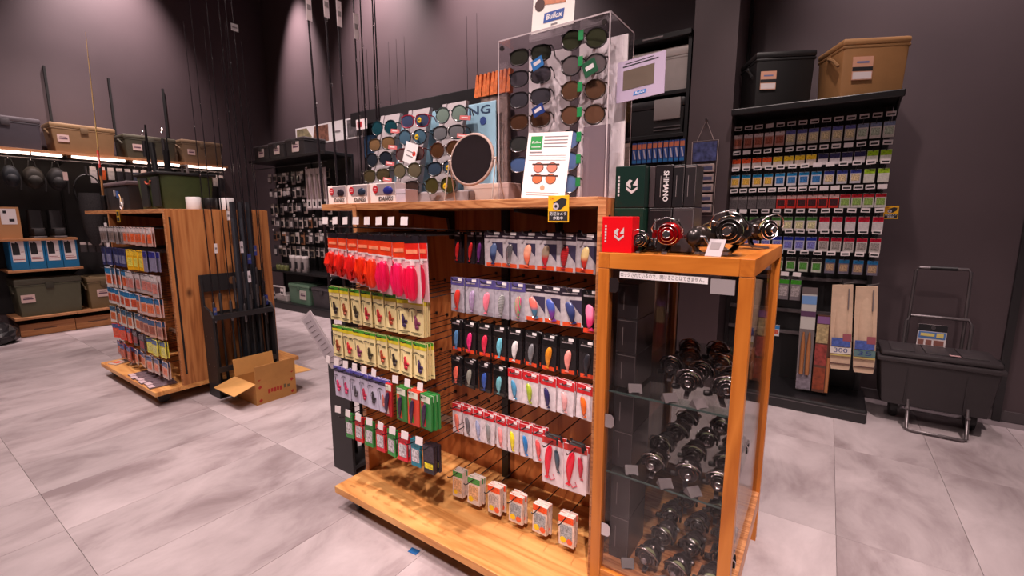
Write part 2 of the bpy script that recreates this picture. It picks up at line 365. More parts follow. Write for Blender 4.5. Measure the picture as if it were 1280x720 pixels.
# --- lure pack with printed card, header and hard lure under film
def lure_pack(w, h, base, top, lure, lw=.26, topf=.28, foot=None, angle=.12, dark_top=False, band=None):
    def fn():
        lm = lure if hasattr(lure, 'name') else mat(lure, .2, 0, .25, 0, 90)
        parts = [('card', card(w, h).mesh('card', mat(base, .22, 0, .15, 0, 60))),
                 ('header', strip(w*.99, 0, -h*topf, .004).mesh('header', mat(top, .3)), [('header_print', strip(w*.66, -h*.115, -h*.15, .0048, -w*.05).mesh('header_print', mat((150,140,144), .5)))]),
                 ('lure', lure_mesh(w*lw, h*.25, 0, -h*.6, lm, angle)),
                 ('price_sticker', strip(w*.3, -.002, -h*.085, .0052, w*.2).mesh('price_sticker', WHITE))]
        hk = MB().tube([(0, -.008, -h*.82), (w*.08, -.008, -h*.88), (0, -.008, -h*.92), (-w*.1, -.008, -h*.87)], .001, 4)
        parts.append(('hook', hk.mesh('hook', CHROME)))
        if foot: parts.append(('footer', strip(w*.8, -h*.88, -h*.985, .004).mesh('footer', mat(foot, .35))))
        if band: parts.append(('triangle_print', MB().prism([(w*.5, -h*.3), (w*.5, -h*.75), (-w*.1, -h*.3)], -.0046, -.004).mesh('triangle_print', mat(band, .35))))
        return parts
    return proto(('lurep', w, h, base, top, str(lure), lw, foot, band, angle, topf), fn)

hook_cache = {}
def hook(parent, x, yb, yf, z, price=None, up=.045, pw=.038, ph=.028, off=(0,0,0)):
    """wire hook from a panel at yb to the tip at yf; a price card stands at the tip"""
    L_ = round(yb-yf, 3); key = (L_, bool(price))
    if key not in hook_cache:
        mb = MB().tube([(0, 0, 0), (0, -L_+.02, -.001), (0, -L_+.006, .003), (0, -L_, .012)], .0022, 5)
        mb.box(-.006, .006, -.004, 0, -.006, .008)
        if price: mb.tube([(0, 0, .006), (0, -L_+.004, .03), (0, -L_, up-.01)], .0016, 4)
        hook_cache[key] = mb.mesh('peg_hook', BLACKM)
    h = link('peg_hook', hook_cache[key], parent, (x-off[0], yb-off[1], z-off[2]))
    if price:
        k2 = ('pc', pw, ph, price)
        if k2 not in hook_cache:
            mb = MB().box(-pw/2, pw/2, -.0016, 0, -ph/2, ph/2)
            if price == 2: mb.box(-pw*.38, pw*.38, -.0022, -.0016, -ph*.28, ph*.1, 1)
            hook_cache[k2] = mb.mesh('price_card', [PAPER, INK])
        link('price_card', hook_cache[k2], h, (0, -L_-.001, up), (-.12, random.uniform(-.06, .06), random.uniform(-.12, .12)))
    return h
ROWN = ['top', 'second', 'third', 'fourth', 'fifth', 'sixth', 'seventh', 'eighth', 'ninth']

# ================================================================== GONDOLAS
def gondola(label, x0, x1, yf, shelf_x0, castor_y):
    t = thing('display_gondola', label, 'display shelf', (x0, yf, 0)); o = (x0, yf, 0)
    W = x1-x0; q = lambda mb: mb
    build('plinth', MB().rbox(0, W, -.18, .90, .085, .118, .002), PINE, t)
    for cx in (.10, W-.10):
        for cy in (-.10, .80):
            c = build('castor', MB().lathe([(.036,-.014),(.04,-.008),(.04,.008),(.036,.014)], 16, 'x', (cx, cy, .04)), BLACK, t, smooth=40)
            build('castor_bracket', MB().box(cx-.02, cx+.02, cy-.02, cy+.02, .074, .085), BLACKM, c)
    for k, px in enumerate((0, W-.026)):
        p = build('side_panel', MB().box(px, px+.026, 0, .355, .118, 1.41), PANEL_Z, t)
        build('side_panel', MB().box(px, px+.026, .359, .72, .118, 1.41), PANEL_Z, t)
        build('edge_strip', MB().box(px, px+.0262, -.004, -.0002, .118, 1.412), PLY, p)
        build('slot', MB().box(px+.0255, px+.0268, .02, .034, .2, 1.36), BLACK, p) if k else None
    bp = build('back_panel', MB().box(.026, W-.026, .345, .375, .118, 1.385), BACK_X, t)
    sh = build('top_shelf', MB().rbox(shelf_x0-x0, W-.0265, -.002, .72, 1.386, 1.416, .0015), PLY, t)
    for bx in (.30, W-.34):
        build('bracket', MB().prism([(.01, 1.383), (.345, 1.383), (.345, 1.25), (.32, 1.25), (.3, 1.35), (.01, 1.372)], bx-.008, bx+.008, 'x'), BLACK, sh)
    build('upright', MB().box(W/2-.018, W/2+.018, .325, .345, .12, 1.384), BLACK, t)
    build('crossbar', MB().box(.03, W-.03, .325, .344, .30, .33), mat((150,126,108), .5), t)
    return t
G2 = gondola('wooden gondola full of lures with sunglasses on its top', -1.79, -.562, 1.32, -2.03, 1.2)
G1 = gondola('wooden gondola holding soft baits, beside a rod rack and cardboard box', -5.07, -3.85, 1.28, -5.72, 1.2)
o2 = (-1.79, 1.32, 0); o1 = (-5.07, 1.28, 0)

# ------- gondola 2, bay under the boxed sunglasses
def hang(pr, name, label, cat, x, y, z, group, deep=1, dy=.011, tilt=0, yaw=0, scale=None):
    for k in range(deep):
        place(pr, name, label, cat, (x+random.uniform(-.002, .002)*k, y+k*dy, z-k*.001), (tilt+random.uniform(-.02, .02), random.uniform(-.045, .045), yaw+random.uniform(-.10, .10)), group, scale)
BAYL = 'bay below the boxed sunglasses'
xs = [-1.775+.0735*i for i in range(9)]
cols = [((236,44,30),'red'), ((238,40,30),'red'), ((236,36,34),'red'), ((246,52,20),'orange red'), ((244,56,24),'orange red'), ((240,26,84),'pink'), ((240,28,90),'pink'), ((236,20,70),'hot pink')]
for i, (c, cn) in enumerate(cols):
    hx = xs[i]+.02; h = .185+.009*i; y = 1.185-.004*i
    hook(G2, hx, 1.664, y-.03, 1.285, 1, .055, .036, .03, o2)
    hang(skirt_pack(.072 if i > 2 else .064, round(h, 3), (232,66,30) if i < 7 else (222,40,30), c), 'soft_bait_pack', f'{cn} soft bait bag on the top row, {BAYL}', 'lure pack', hx, y, 1.287, f'{cn} soft bait bags', 2, .046)
jc = [((44,34,34),'black'), ((150,70,40),'brown'), ((70,60,40),'olive'), ((190,40,56),'red'), ((196,44,50),'crimson'), ((170,70,40),'rust'), ((60,40,80),'navy'), ((130,60,90),'purple')]
for row, (zt, hh) in enumerate(((1.052, .15), (.878, .145))):
    for i in range(8):
        x = -1.775+.074*i+.01*row; c, cn = jc[i if row == 0 else (i*3+1) % 8]
        hook(G2, x, 1.664, 1.16, zt-.008, None, off=o2)
        hang(jig_card(.068, hh, c), 'squid_jig_card', f'yellow card with {cn} squid jig on the {ROWN[row+1]} row, {BAYL}', 'lure pack', x, 1.19, zt, 'yellow squid jig cards', 4 if i == 7 else 3, .012)
bc = [((214,60,110),'pink'), ((200,60,104),'magenta'), ((90,84,90),'grey'), ((190,50,80),'red'), ((60,54,60),'black'), ((206,120,110),'coral')]
for i in range(6):
    x = -1.775+.062*i; c, cn = bc[i]
    hook(G2, x, 1.664, 1.14, .682, 1, .05, .03, .03, o2)
    hang(jig_card(.06, .145, c, (206,198,220), (82,78,170), (60,48,84), False), 'squid_jig_card', f'lavender card with {cn} squid jig on the fourth row, {BAYL}', 'lure pack', x, 1.185, .69, 'lavender squid jig cards', 2, .012)
egi = [((196,40,44),(226,190,180),'red narrow'), ((58,128,54),(226,90,60),'green'), ((216,70,50),(90,150,60),'red'), ((46,130,60),(200,60,60),'bright green')]
for i, (a, b_, cn) in enumerate(egi):
    x = -1.405+.068*i - (.008 if i == 0 else 0)
    hook(G2, x, 1.664, 1.14, .68, 1 if i else None, .05, .03, .03, o2)
    p = proto(('egi', i), lambda: [('card', card(.064 if i else .035, .14, .01).mesh('card', mat(a, .35))),
        ('header', strip(.05 if i else .03, -.004, -.03, .01).mesh('header', mat((226,226,206), .4))),
        ('jig', lure_mesh(.012, .04, -.006, -.078, mat((60,40,70), .3, 0, .4, 0, 120), .1, .01)),
        ('stripe', MB().prism([(-.028 if i else -.015, -.03), (-.012, -.03), (.004, -.13), (-.012, -.13)], -.0108, -.01).mesh('stripe', mat(b_, .4)))])
    hang(p, 'squid_jig_box', f'{cn} boxed squid jig on the fourth row, {BAYL}', 'lure pack', x, 1.175, .688, 'boxed squid jigs', 3 if i else 1, .017)
    if i: text(COL.objects[-1] if False else None, '50', .026, WHITE, (0,0,0)) if False else None
sm = [((46,140,60),'green'), ((216,34,44),'red'), ((52,144,62),'green'), ((220,36,50),'red'), ((50,150,60),'green'), ((222,40,54),'red'), ((40,130,150),'teal')]
for i, (c, cn) in enumerate(sm):
    x = -1.71+.071*i
    hook(G2, x, 1.664, 1.13, .473, 1, .045, .036, .03, o2)
    hang(block_card(.052, .115, c, tuple(int(v*.8) for v in c), (226,206,214), .005, .28, None, False, 1), 'assist_hook_bag', f'{cn} hook bag on the fifth row, {BAYL}', 'tackle pack', x, 1.185, .478, f'{cn} hook bags', 2, .012)
hook(G2, -1.205, 1.664, 1.13, .473, 1, .045, .036, .03, o2)
hang(block_card(.056, .115, (40,34,40), (62,50,60), (246,200,30), .012, .55), 'assist_hook_bag', f'black and yellow hook box on the fifth row, {BAYL}', 'tackle pack', -1.205, 1.185, .478, 'black and yellow hook boxes', 3, .014)

# ------- gondola 2, bay beside the glass case
BAYR = 'gondola bay beside the glass case'
def wide(lure, lw=.2, ang=.1): return lure_pack(.086, .135, (184,174,178), (44,36,46), lure, lw, .2, (214,80,40), ang, band=(60,54,78))
row1 = [(-1.255,.038,(206,40,40),'red slim'), (-1.185,.04,(200,44,44),'scarlet slim'), (-1.14,.04,(110,50,120),'purple slim')]
for x, w_, c, cn in row1:
    hook(G2, x, 1.664, 1.40, 1.290, None, off=o2)
    hang(lure_pack(w_, .13, (40,34,38), (24,20,24), c, .26), 'lure_pack', f'{cn} lure pack on the top row, {BAYR}', 'lure pack', x, 1.43, 1.296, 'slim lure packs', 2, .014)
r1 = [(duo((40,50,90),(90,110,150)),'blue'), (mat((180,176,180),.15,.8),'silver'), (duo((240,120,90),(244,170,140)),'coral'), (duo((190,40,50),(150,130,110)),'red and grey'), (stripes((200,40,40),(120,30,40),70),'dark red'), (duo((200,50,40),(226,200,140)),'gold and red')]
for i, (m_, cn) in enumerate(r1):
    x = -1.05+.0775*i
    hook(G2, x, 1.664, 1.36, 1.294, None, off=o2)
    hang(wide(m_), 'lure_pack', f'{cn} dark-cornered lure pack on the top row, {BAYR}', 'lure pack', x, 1.40, 1.30, 'wide dark-cornered lure packs', 3, .014)
r2 = [('l', mat((214,60,50),.25), 'red'), ('l', stripes((120,60,140),(200,190,210),80), 'purple striped'), ('l', stripes((236,80,120),(250,160,170),90), 'pink'), ('l', stripes((60,60,60),(190,190,190),70), 'black and silver'), ('l', stripes((236,60,140),(90,190,110),60,.3,'X'), 'pink and green'),
      ('w', duo((70,120,150),(230,110,100)), 'blue and coral'), ('w', duo((120,60,150),(70,90,170)), 'purple and blue'), ('w', duo((36,50,96),(60,70,120)), 'navy'), ('b', duo((240,60,130),(250,140,180)), 'pink')]
for i, (k, m_, cn) in enumerate(r2):
    x = -1.235+.0745*i
    hook(G2, x, 1.664, 1.36, 1.10, None, off=o2)
    pr = {'l': lambda: lure_pack(.07, .145, (168,162,172), (84,76,136), m_, .24, .22, (150,140,150), .1), 'w': lambda: wide(m_, .22, -.25), 'b': lambda: lure_pack(.07, .15, (30,26,28), (20,18,20), m_, .3, .28, (226,70,40), 0)}[k]()
    hang(pr, 'lure_pack', f'{cn} lure pack on the second row, {BAYR}', 'lure pack', x, 1.40, 1.11, 'lure packs of the second row', 2, .016)
r3 = [((90,140,190),'sky blue'), ((230,50,120),'magenta'), ((226,50,80),'rose'), ((110,190,210),'cyan'), ((226,222,222),'white'), ((120,120,124),'silver'), ((224,140,40),'amber'), ((248,150,140),'salmon'), ((44,44,50),'black')]
for i, (c, cn) in enumerate(r3):
    x = -1.245+.0745*i
    hook(G2, x, 1.664, 1.36, .925, None, off=o2)
    hang(lure_pack(.062, .135, (36,32,34), (20,18,20), c, .24, .3, (230,76,36), .08), 'lure_pack', f'{cn} lure in black pack on the third row, {BAYR}', 'lure pack', x, 1.40, .933, 'black lure packs of the third row', 3, .014)
r4 = [('b',(240,110,90),'coral'), ('b',(150,150,140),'grey'), ('b',(60,90,170),'blue'), ('b',(120,190,200),'aqua'), ('r',(80,150,190),'sky blue'), ('r',(170,190,60),'lime'), ('r',(50,44,90),'navy'), ('r',(240,170,170),'pale pink'), ('r',(236,110,40),'orange')]
for i, (k, c, cn) in enumerate(r4):
    x = -1.245+.0745*i
    hook(G2, x, 1.664, 1.36, .765, None, off=o2)
    pr = lure_pack(.062, .125, (36,32,34), (20,18,20), c, .24, .3, (60,54,50), .08) if k == 'b' else lure_pack(.068, .128, (222,208,212), (206,30,38), c, .2, .26, None, -.15)
    hang(pr, 'lure_pack', f'{cn} lure in {"black" if k == "b" else "red-topped"} pack, fourth row, {BAYR}', 'lure pack', x, 1.395, .775, 'lure packs of the fourth row', 2, .016)
r5 = [((226,120,100),'coral'), ((110,104,110),'grey'), ((80,120,190),'blue striped'), ((140,140,140),'silver'), ((244,150,150),'pink'), ((240,220,50),'yellow'), ((50,130,200),'bright blue'), ((230,90,90),'red and blue')]
for i, (c, cn) in enumerate(r5):
    x = -1.24+.058*i
    hook(G2, x, 1.664, 1.34, .558, None, off=o2)
    lm = stripes((60,100,180),(220,220,230),90) if i == 2 else c
    hang(lure_pack(.054, .135, (222,208,212), (206,30,38), lm, .22, .24, None, -.1), 'lure_pack', f'{cn} lure in red-topped pack, fifth row, {BAYR}', 'lure pack', x, 1.39, .567, 'red-topped packs of the fifth row', 2, .022)
for i, x in enumerate((-.765, -.672)):
    hook(G2, x, 1.664, 1.30, .545, None, off=o2)
    p = proto(('bigl', i), lambda: [('card', card(.092, .18, .004).mesh('card', mat((222,204,208), .3))),
        ('header', strip(.09, 0, -.024, .004).mesh('header', mat((196,50,40), .35))),
        ('lure', lure_mesh(.017, .055, -.018, -.085, mat((222,36,58), .2), .1)),
        ('spoon', lure_mesh(.012, .036, .024, -.075, mat((70,84,96) if i == 0 else (190,50,70), .25), -.1)),
        ('treble_hook', MB().tube([(-.02, -.008, -.14), (-.005, -.008, -.16), (.012, -.008, -.15), (.004, -.008, -.135)], .0018, 5).mesh('treble_hook', mat((200,70,90), .3))),
        ('hanger_cord', MB().tube([(-.03, -.006, .012), (-.01, -.03, .02), (.03, -.02, .012), (.044, -.04, .004)], .005, 5).mesh('hanger_cord', BLACK))])
    hang(p, 'lure_pack', f'large clear pack with red lure and {"grey" if i == 0 else "crimson"} spoon', 'lure pack', x, 1.375, .552, 'large red lure packs', 2, .02)
bx6 = [(-1.225,'g'), (-1.135,'g'), (-1.03,'o'), (-.92,'o'), (-.81,'o'), (-.70,'o')]
for i, (x, k) in enumerate(bx6):
    hook(G2, x, 1.664, 1.30, .268, None, off=o2)
    c = (60,150,70) if k == 'g' else (226,80,40)
    pr = block_card(.052 if i == 0 else .062, .12, (226,206,196), c, (236,170,130) if k == 'g' else (150,160,170) if i > 2 else (186,172,168), .008, .22, [(-.2, -.80, .2)], False, 0)
    if ('reddot', i) not in PROTO and k == 'o':
        PROTO[('reddot', i)] = 1; pr.append(('red_spot_print', MB().lathe([(.012, -.0096), (.012, -.008)], 10, 'y', (.014, 0, -.098)).mesh('red_spot_print', mat((232,96,60), .4)))) if not any(q[0] == 'red_spot_print' for q in pr) else None
    nm = 'green-topped hook box at the lowest hooks' if k == 'g' else ('orange-topped hook box with grey picture' if i == 2 else ['', '', '', 'orange-topped hook box next to the grey-picture ones', 'orange-topped hook box between two like stacks', 'orange-topped hook box next to the case post'][i])
    hang(pr, 'hook_box', nm if i > 2 else f'{nm}, {BAYR}', 'tackle pack', x, 1.37, .272, 'small hook boxes', 4, .011)

# ================================================================== GONDOLA 1 packs
BAY1 = 'gondola by the rod rack'
def sp(w, h, base, top, mid=None, topf=.3): return block_card(w, h, base, top, mid, .005, topf)
rows1 = [ # z top, height, list of (x range, n, base, top, mid, name)
 (1.285, .135, [((-4.97,-4.5), 9, (150,140,140), (196,186,186), (120,104,100), 'clear grey'), ((-4.43,-3.93), 8, (190,150,140), (206,190,190), (206,90,50), 'clear red')]),
 (1.115, .15, [((-4.95,-4.5), 7, (60,64,110), (44,48,90), (130,130,160), 'navy'), ((-4.42,-4.13), 4, (226,170,30), (236,190,60), (240,206,90), 'yellow'), ((-4.05,-3.93), 2, (130,124,150), (50,50,130), None, 'violet-topped')]),
 (.945, .16, [((-5.0,-4.6), 5, (216,206,204), (44,120,170), (226,90,40), 'blue-topped orange'), ((-4.5,-3.93), 6, (180,160,158), (206,196,196), (196,120,110), 'clear pink')]),
 (.775, .14, [((-4.98,-4.4), 6, (214,204,200), (44,116,168), (196,80,50), 'blue-topped rust'), ((-4.28,-3.93), 4, (206,170,160), (50,110,160), (226,110,70), 'blue-topped salmon')]),
 (.61, .14, [((-4.97,-4.4), 5, (216,206,196), (60,100,130), (200,100,50), 'blue-topped amber'), ((-4.28,-3.93), 4, (200,150,130), (60,90,130), (150,80,60), 'blue-topped brown')]),
 (.46, .13, [((-4.95,-4.65), 3, (232,70,40), (70,90,150), (240,90,60), 'bright orange'), ((-4.5,-4.3), 2, (50,40,44), (90,80,90), (150,30,40), 'black'), ((-4.15,-3.93), 3, (226,216,80), (70,100,140), (236,226,120), 'pale yellow')]),
 (.305, .125, [((-4.95,-4.65), 3, (150,60,40), (60,84,150), (196,90,50), 'brown'), ((-4.5,-3.93), 5, (206,180,170), (64,90,140), (236,110,70), 'blue-topped coral')]),
]
for ri, (zt, h, segs) in enumerate(rows1):
    for (xa, xb), n, ba, to, mi, cn in segs:
        for i in range(n):
            x = xa+(xb-xa)*i/max(1, n-1)
            hook(G1, x, 1.624, 1.17, zt-.008, None, off=o1)
            hang(sp(min(.1, (xb-xa)/max(1, n-1)*.95), h*random.choice((.95, 1.0)), ba, to, mi), 'soft_bait_pack', f'{cn} soft bait pack on the {ROWN[ri]} row of the {BAY1}', 'bait pack', x, 1.20+random.uniform(-.012, .012), zt, f'{cn} soft bait packs', 2, .018, 0, random.uniform(-.12, .12))
for i in range(6):
    p = proto(('flatpk',), lambda: [('bag', MB().rbox(-.0375, .0375, -.085, .085, 0, .012, .003).mesh('bag', mat((116,100,108), .2, 0, .3, 0, 60))), ('header', MB().box(-.0365, .0365, -.085, -.05, .012, .0128).mesh('header', mat((216,190,196), .3)))])
    place(p, 'bait_bag', 'clear bait bag lying on the plinth of the gondola by the rod rack', 'bait pack', (-4.42+.086*i, 1.20-.01*(i % 2), .1185), (0, 0, random.uniform(-.08, .08)), 'bait bags lying on the plinth')
p = proto(('flatpk2',), lambda: [('bag', MB().rbox(-.05, .05, -.07, .07, 0, .01, .003).mesh('bag', mat((210,190,180), .25))), ('picture', MB().box(-.03, .03, -.05, .0, .01, .0106).mesh('picture', mat((226,100,60), .35)))])
place(p, 'bait_bag', 'pale bag with orange print lying at the free end of the plinth', 'bait pack', (-4.93, 1.2, .1185), (0, 0, .3))
place(p, 'bait_bag', 'pale bag with orange print lying close to the hanging baits', 'bait pack', (-4.80, 1.30, .1185), (0, 0, -.4))
# hanging banner strip at the far end of gondola 1
t = thing('hanging_label_strip', 'strip of white labels with red foot hanging at gondola end', 'label strip', (-5.12, 1.27, 1.36))
build('strip', MB().box(-.02, .02, -.002, 0, -.5, 0), BLACKM, t)
for k in range(3): build('label', MB().box(-.035, .035, -.004, -.002, -.16-.13*k, -.05-.13*k), PAPER, t)
build('red_label', MB().box(-.035, .035, -.004, -.002, -.56, -.44), RED, t)

# ================================================================== ROD STANDS AND RODS
def rod_stand(label, loc, rot, name='rod_rack'):
    """lower body deep, back board high; local front faces +X, long side along +Y"""
    t = thing(name, label, 'rod rack', loc, rot)
    side = [(0,0),(.17,0),(.17,.62),(.13,.67),(.04,.70),(.02,.93),(0,.93)]
    for y0 in (0, .445): build('side_panel', MB().prism(side, y0, y0+.015, 'y'), SATIN, t)
    build('back_board', MB().box(0, .012, .015, .445, .80, .93), SATIN, t)
    build('handle_hole', MB().lathe([(.0001,.0125),(.03,.0125),(.03,.0135),(.0001,.0135)], 12, 'x', (0, .23, .87)), mat((120,80,50), .6), t)
    build('base_board', MB().box(.002, .168, .015, .445, .03, .05), SATIN, t)
    build('front_rail', MB().box(.15, .17, .015, .445, .60, .64).box(.0, .012, .015, .445, .60, .64), SATIN, t)
    build('lower_rail', MB().box(.155, .17, .015, .445, .20, .24), SATIN, t)
    build('rod_comb', MB().box(.02, .16, .015, .445, .615, .625), BLACK, t)
    for k in range(4): build('bolt', MB().lathe([(.006,-.002),(.006,0)], 8, 'y', (.04+.09*(k % 2), 0, .25+.22*(k//2))), GREYM, t)
    return t
RS1 = rod_stand('black wooden rod rack standing at the gondola of soft baits', (-3.835, 1.44, 0), 0)
RS2 = rod_stand('black rod rack at the end of the lure gondola', (-1.955, 1.82, 0), PI)
def rod(label, base, length, lean=(0,0), r0=.006, r1=.0016, col=(30,26,30), grip='dark', group='rods', tagc=None, guides=7, seat=True, name='fishing_rod', ring=.006):
    t = thing(name, label, 'fishing rod', base, 0, group)
    top = Vector((lean[0]*length, lean[1]*length, length))
    P = lambda f: tuple(top*f)
    build('blank', MB().tube([P(.2), P(.5), P(.8), P(1)], [r0, r0*.75, (r0+r1)/2.4, r1], 6), mat(col, .25), t, smooth=60)
    gm = mat((176,120,70), .7, 0, .15, 0, 120) if grip == 'cork' else mat((26,24,26), .7)
    build('grip', MB().tube([P(0), P(.01), P(.1), P(.2)], [.010, .011, .009, .008], 8), gm, t, smooth=60)
    if seat: build('reel_seat', MB().tube([P(.2), P(.205), P(.255), P(.26)], [.009, .0115, .0115, .007], 8), GREYM, t, smooth=60)
    for k in range(guides):
        f = .36+.63*k/max(1, guides-1); c = top*f; rr = ring*(1.2-.9*k/guides)
        gp = [(c.x+rr*math.cos(a)+rr+.002, c.y, c.z+rr*math.sin(a)) for a in [2*PI*q/8 for q in range(8)]]
        build('line_guide', MB().tube(gp, .0009, 4, True).tube([(c.x, c.y, c.z-.012), (c.x+rr*.6, c.y, c.z-rr)], .0009, 3), CHROME, t)
    if tagc:
        f, c, w_, h_ = tagc; p = top*f
        build('price_tag', MB().box(p.x-.001+.012, p.x+.014, p.y-w_/2, p.y+w_/2, p.z-h_, p.z).box(p.x+.010, p.x+.015, p.y-w_*.35, p.y+w_*.35, p.z-h_*.6, p.z-h_*.4, 1), [mat(c, .5), GREYINK], t)
    return t
ys = [1.475, 1.535, 1.59, 1.645]+[1.69+.0255*i for i in range(8)]
for i, y in enumerate(ys):
    tg = {0: 'low blue tag', 1: 'white tag', 3: 'white tag', 5: 'long white tag', 6: 'long white tag', 7: 'blue tag', 9: 'blue tag', 11: 'blue tag', 8: 'high square tag'}.get(i)
    L_ = [2.62, 2.85, 2.62, 3.3, 2.45, 3.4, 2.7, 3.3, 3.0, 3.5, 2.6, 2.2][i]
    rod(f'slim dark fishing rod with {tg} in the rack by the cardboard box' if tg else 'slim untagged fishing rod in the rack by the cardboard box', (-3.70-.03*(i % 2), y, .052), L_, (-.012+.004*(i % 3), .0), .0048, .0011,
        (30,26,30), 'dark', f'rods with {tg}' if tg else 'untagged rods in the rack',
        ((.38+.01*(i % 4), (226,214,214), .02, .07) if i in (1, 3) else (.33, (216,206,212), .022, .09) if i in (5, 6) else (.31, (50,60,130), .026, .08) if i in (7, 9, 11) else (.245, (60,76,140), .022, .06) if i == 0 else (.90, (206,200,200), .05, .05) if i == 8 else None), 6, ring=.004)
for i in range(3):
    t = thing('rod_case', 'slate blue rod case behind the rods of the rack', 'rod case', (-3.80, 1.71+.058*i, .0505), 0, 'slate rod cases')
    build('tube', MB().lathe([(.018,0),(.021,.02),(.021,1.38),(.018,1.42)], 12), mat((44,46,54), .55, 0, .1), t, smooth=50)
    build('cap', MB().lathe([(.0215,1.30),(.022,1.31),(.022,1.40),(.0215,1.425)], 12), mat((40,40,46), .5), t, smooth=50)
for i, (y, L_, lx) in enumerate([(1.40,2.75,-.03), (1.47,2.9,-.022), (1.535,3.0,-.01), (1.60,2.7,0), (1.65,2.8,.004), (1.70,2.95,.01), (1.75,2.85,.0)]):
    rod('dark fishing rod in the rack at the end of the lure gondola' if i > 3 else 'dark rod with white maker tag in the rack at the lure gondola', (-2.10+.02*(i % 2), y, .052), L_, (lx, .0), .009 if i < 3 else .0065, .0025, (34,28,32), 'dark',
        'rods with white tags' if i <= 3 else 'rods of the lure gondola rack', ((.86-.035*(i % 3), (206,190,192), .028, .12) if i <= 3 else None), 7, ring=.010)
# paper sheet hung on rack 2
t = thing('notice_sheet', 'white notice sheet in a clear sleeve leaning on the rod rack', 'notice', (-2.05, 1.343, .68), (.12, .0, .25)); t.scale = (1.45, 1, 1.1)
build('sleeve', MB().prism([(-.07,.19),(-.12,.14),(-.015,-.10),(.04,-.06)], -.004, -.001), mat((206,196,200), .3), t)
build('sheet', MB().prism([(-.072,.175),(-.108,.138),(-.018,-.08),(.025,-.05)], -.0052, -.004), mat((190,180,186), .5), t)
mb = MB()
for k in range(9):
    x0 = -.098+.0095*k; z0 = .12-.021*k
    mb.prism([(x0, z0), (x0+.026, z0+.02), (x0+.0265, z0+.017), (x0+.0005, z0-.003)], -.0058, -.0052)
build('small_print', mb, GREYINK, t)

# ================================================================== OPEN CARDBOARD BOX
CB = mat((186,132,70), .75, 0, .06, 0, 14); CBI = mat((206,152,86), .75, 0, .05, 0, 14)
t = thing('cardboard_box', 'open cardboard box with red marks on the floor by rods', 'box', (-3.62, 1.535, 0))
W, D, H = .31, .30, .16
build('body', MB().box(0,W,0,D,0,.004).box(0,W,0,.004,.004,H).box(0,W,D-.004,D,.004,H).box(0,.004,.004,D-.004,.004,H).box(W-.004,W,.004,D-.004,.004,H), CB, t)
build('flap', MB().box(-.002,.002,0,D,0,.13), CB, t, (W-.002, 0, H), (0, .04, 0))
build('flap', MB().box(-.002,.002,0,D,0,.13), CBI, t, (.002, 0, H), (0, -.12, 0))
build('flap', MB().box(0,W,-.155,0,-.002,.002), CBI, t, (0, 0, H), (.28, 0, -.0))
build('flap', MB().box(0,W,0,.14,-.002,.002), CBI, t, (0, D, H), (-.08, 0, 0))
RM = mat((176,44,30), .7)
mk = MB()
for y0, z0 in ((.03,.13), (.27,.125), (.03,.03), (.27,.03), (.03,.19), (.275,.19)): mk.cbox(W+.0006, y0, z0, .001, .022, .018, 0, (.6, 0, 0))
build('corner_marks', mk, RM, t)
mk = MB()
for k in range(5): mk.box(W, W+.001, .085+.022*k, .101+.022*k, .068+(.004 if k % 2 else 0), .10)
build('red_print', mk, RM, t)
build('grey_print', MB().box(W, W+.001, .205, .222, .075, .103).box(W, W+.001, .232, .25, .072, .095), mat((110,90,60), .7), t)

# ================================================================== GOODS ON TOP OF GONDOLA 1
t = thing('tackle_bag', 'black hard tackle bag with flat lid on the soft bait gondola', 'bag', (-5.0, 1.46, 1.416))
build('body', MB().taper(.30, .13, 0, .20, .95, .02), mat((36,30,32), .6), t, smooth=40)
build('lid', MB().rbox(-.31, .31, -.14, .14, .201, .235, .012), mat((104,88,92), .5), t, smooth=40)
build('badge', MB().box(.02, .08, -.133, -.127, .10, .16), mat((60,90,150), .5), t)
build('clip', MB().box(.1, .16, -.137, -.127, .05, .1).box(-.03, .0, -.136, -.127, .12, .17), mat((190,180,180), .4), t)
t = thing('water_bucket', 'olive green bait bucket bag with black straps on the gondola', 'bag', (-4.28, 1.52, 1.416))
build('body', MB().taper(.235, .19, 0, .25, .92, .05), mat((56,66,32), .5, 0, .1), t, smooth=40)
for sx in (-.04, .17): build('strap_panel', MB().box(sx-.065, sx+.065, -.197, -.185, .02, .235), mat((26,24,24), .6), t)
build('lid', MB().rbox(-.245, .245, -.2, .2, .251, .275, .01), BLACK, t, smooth=40)
build('rim_ring', MB().tube([(.06+.05*math.cos(a), -.2, .21+.025*math.sin(a)) for a in [PI+PI*k/8 for k in range(9)]], .006, 5), mat((180,70,40), .5), t)
build('rod_holder', MB().tube([(.0, -.12, .27), (-.03, -.12, .5)], .02, 8).tube([(.1, -.08, .27), (.12, -.08, .44)], .02, 8), BLACK, t, smooth=50)
build('top_handle', MB().tube([(.15, 0, .27), (.16, 0, .33), (.24, 0, .33), (.25, 0, .27)], .009, 6), mat((90,80,80), .5), t, smooth=50)
t = thing('tackle_bag', 'small black waist bag at the far end of the gondola', 'bag', (-5.52, 1.50, 1.416))
build('body', MB().taper(.12, .10, 0, .20, .9, .03), mat((34,30,32), .7), t, smooth=40)
build('lid', MB().rbox(-.122, .122, -.102, .102, .2, .23, .01), mat((90,80,84), .5), t, smooth=40)
build('pocket', MB().rbox(-.08, .08, -.125, -.095, .02, .13, .012), mat((46,40,44), .7), t, smooth=40)
t = thing('key_holder', 'white ring key holder on shelf beside black tackle bag', 'key holder', (-4.79, 1.303, 1.417))
build('ring', MB().tube([(.026*math.cos(a), 0, .032+.026*math.sin(a)) for a in [2*PI*k/14 for k in range(14)]], .006, 6, True), WHITE, t, smooth=60)
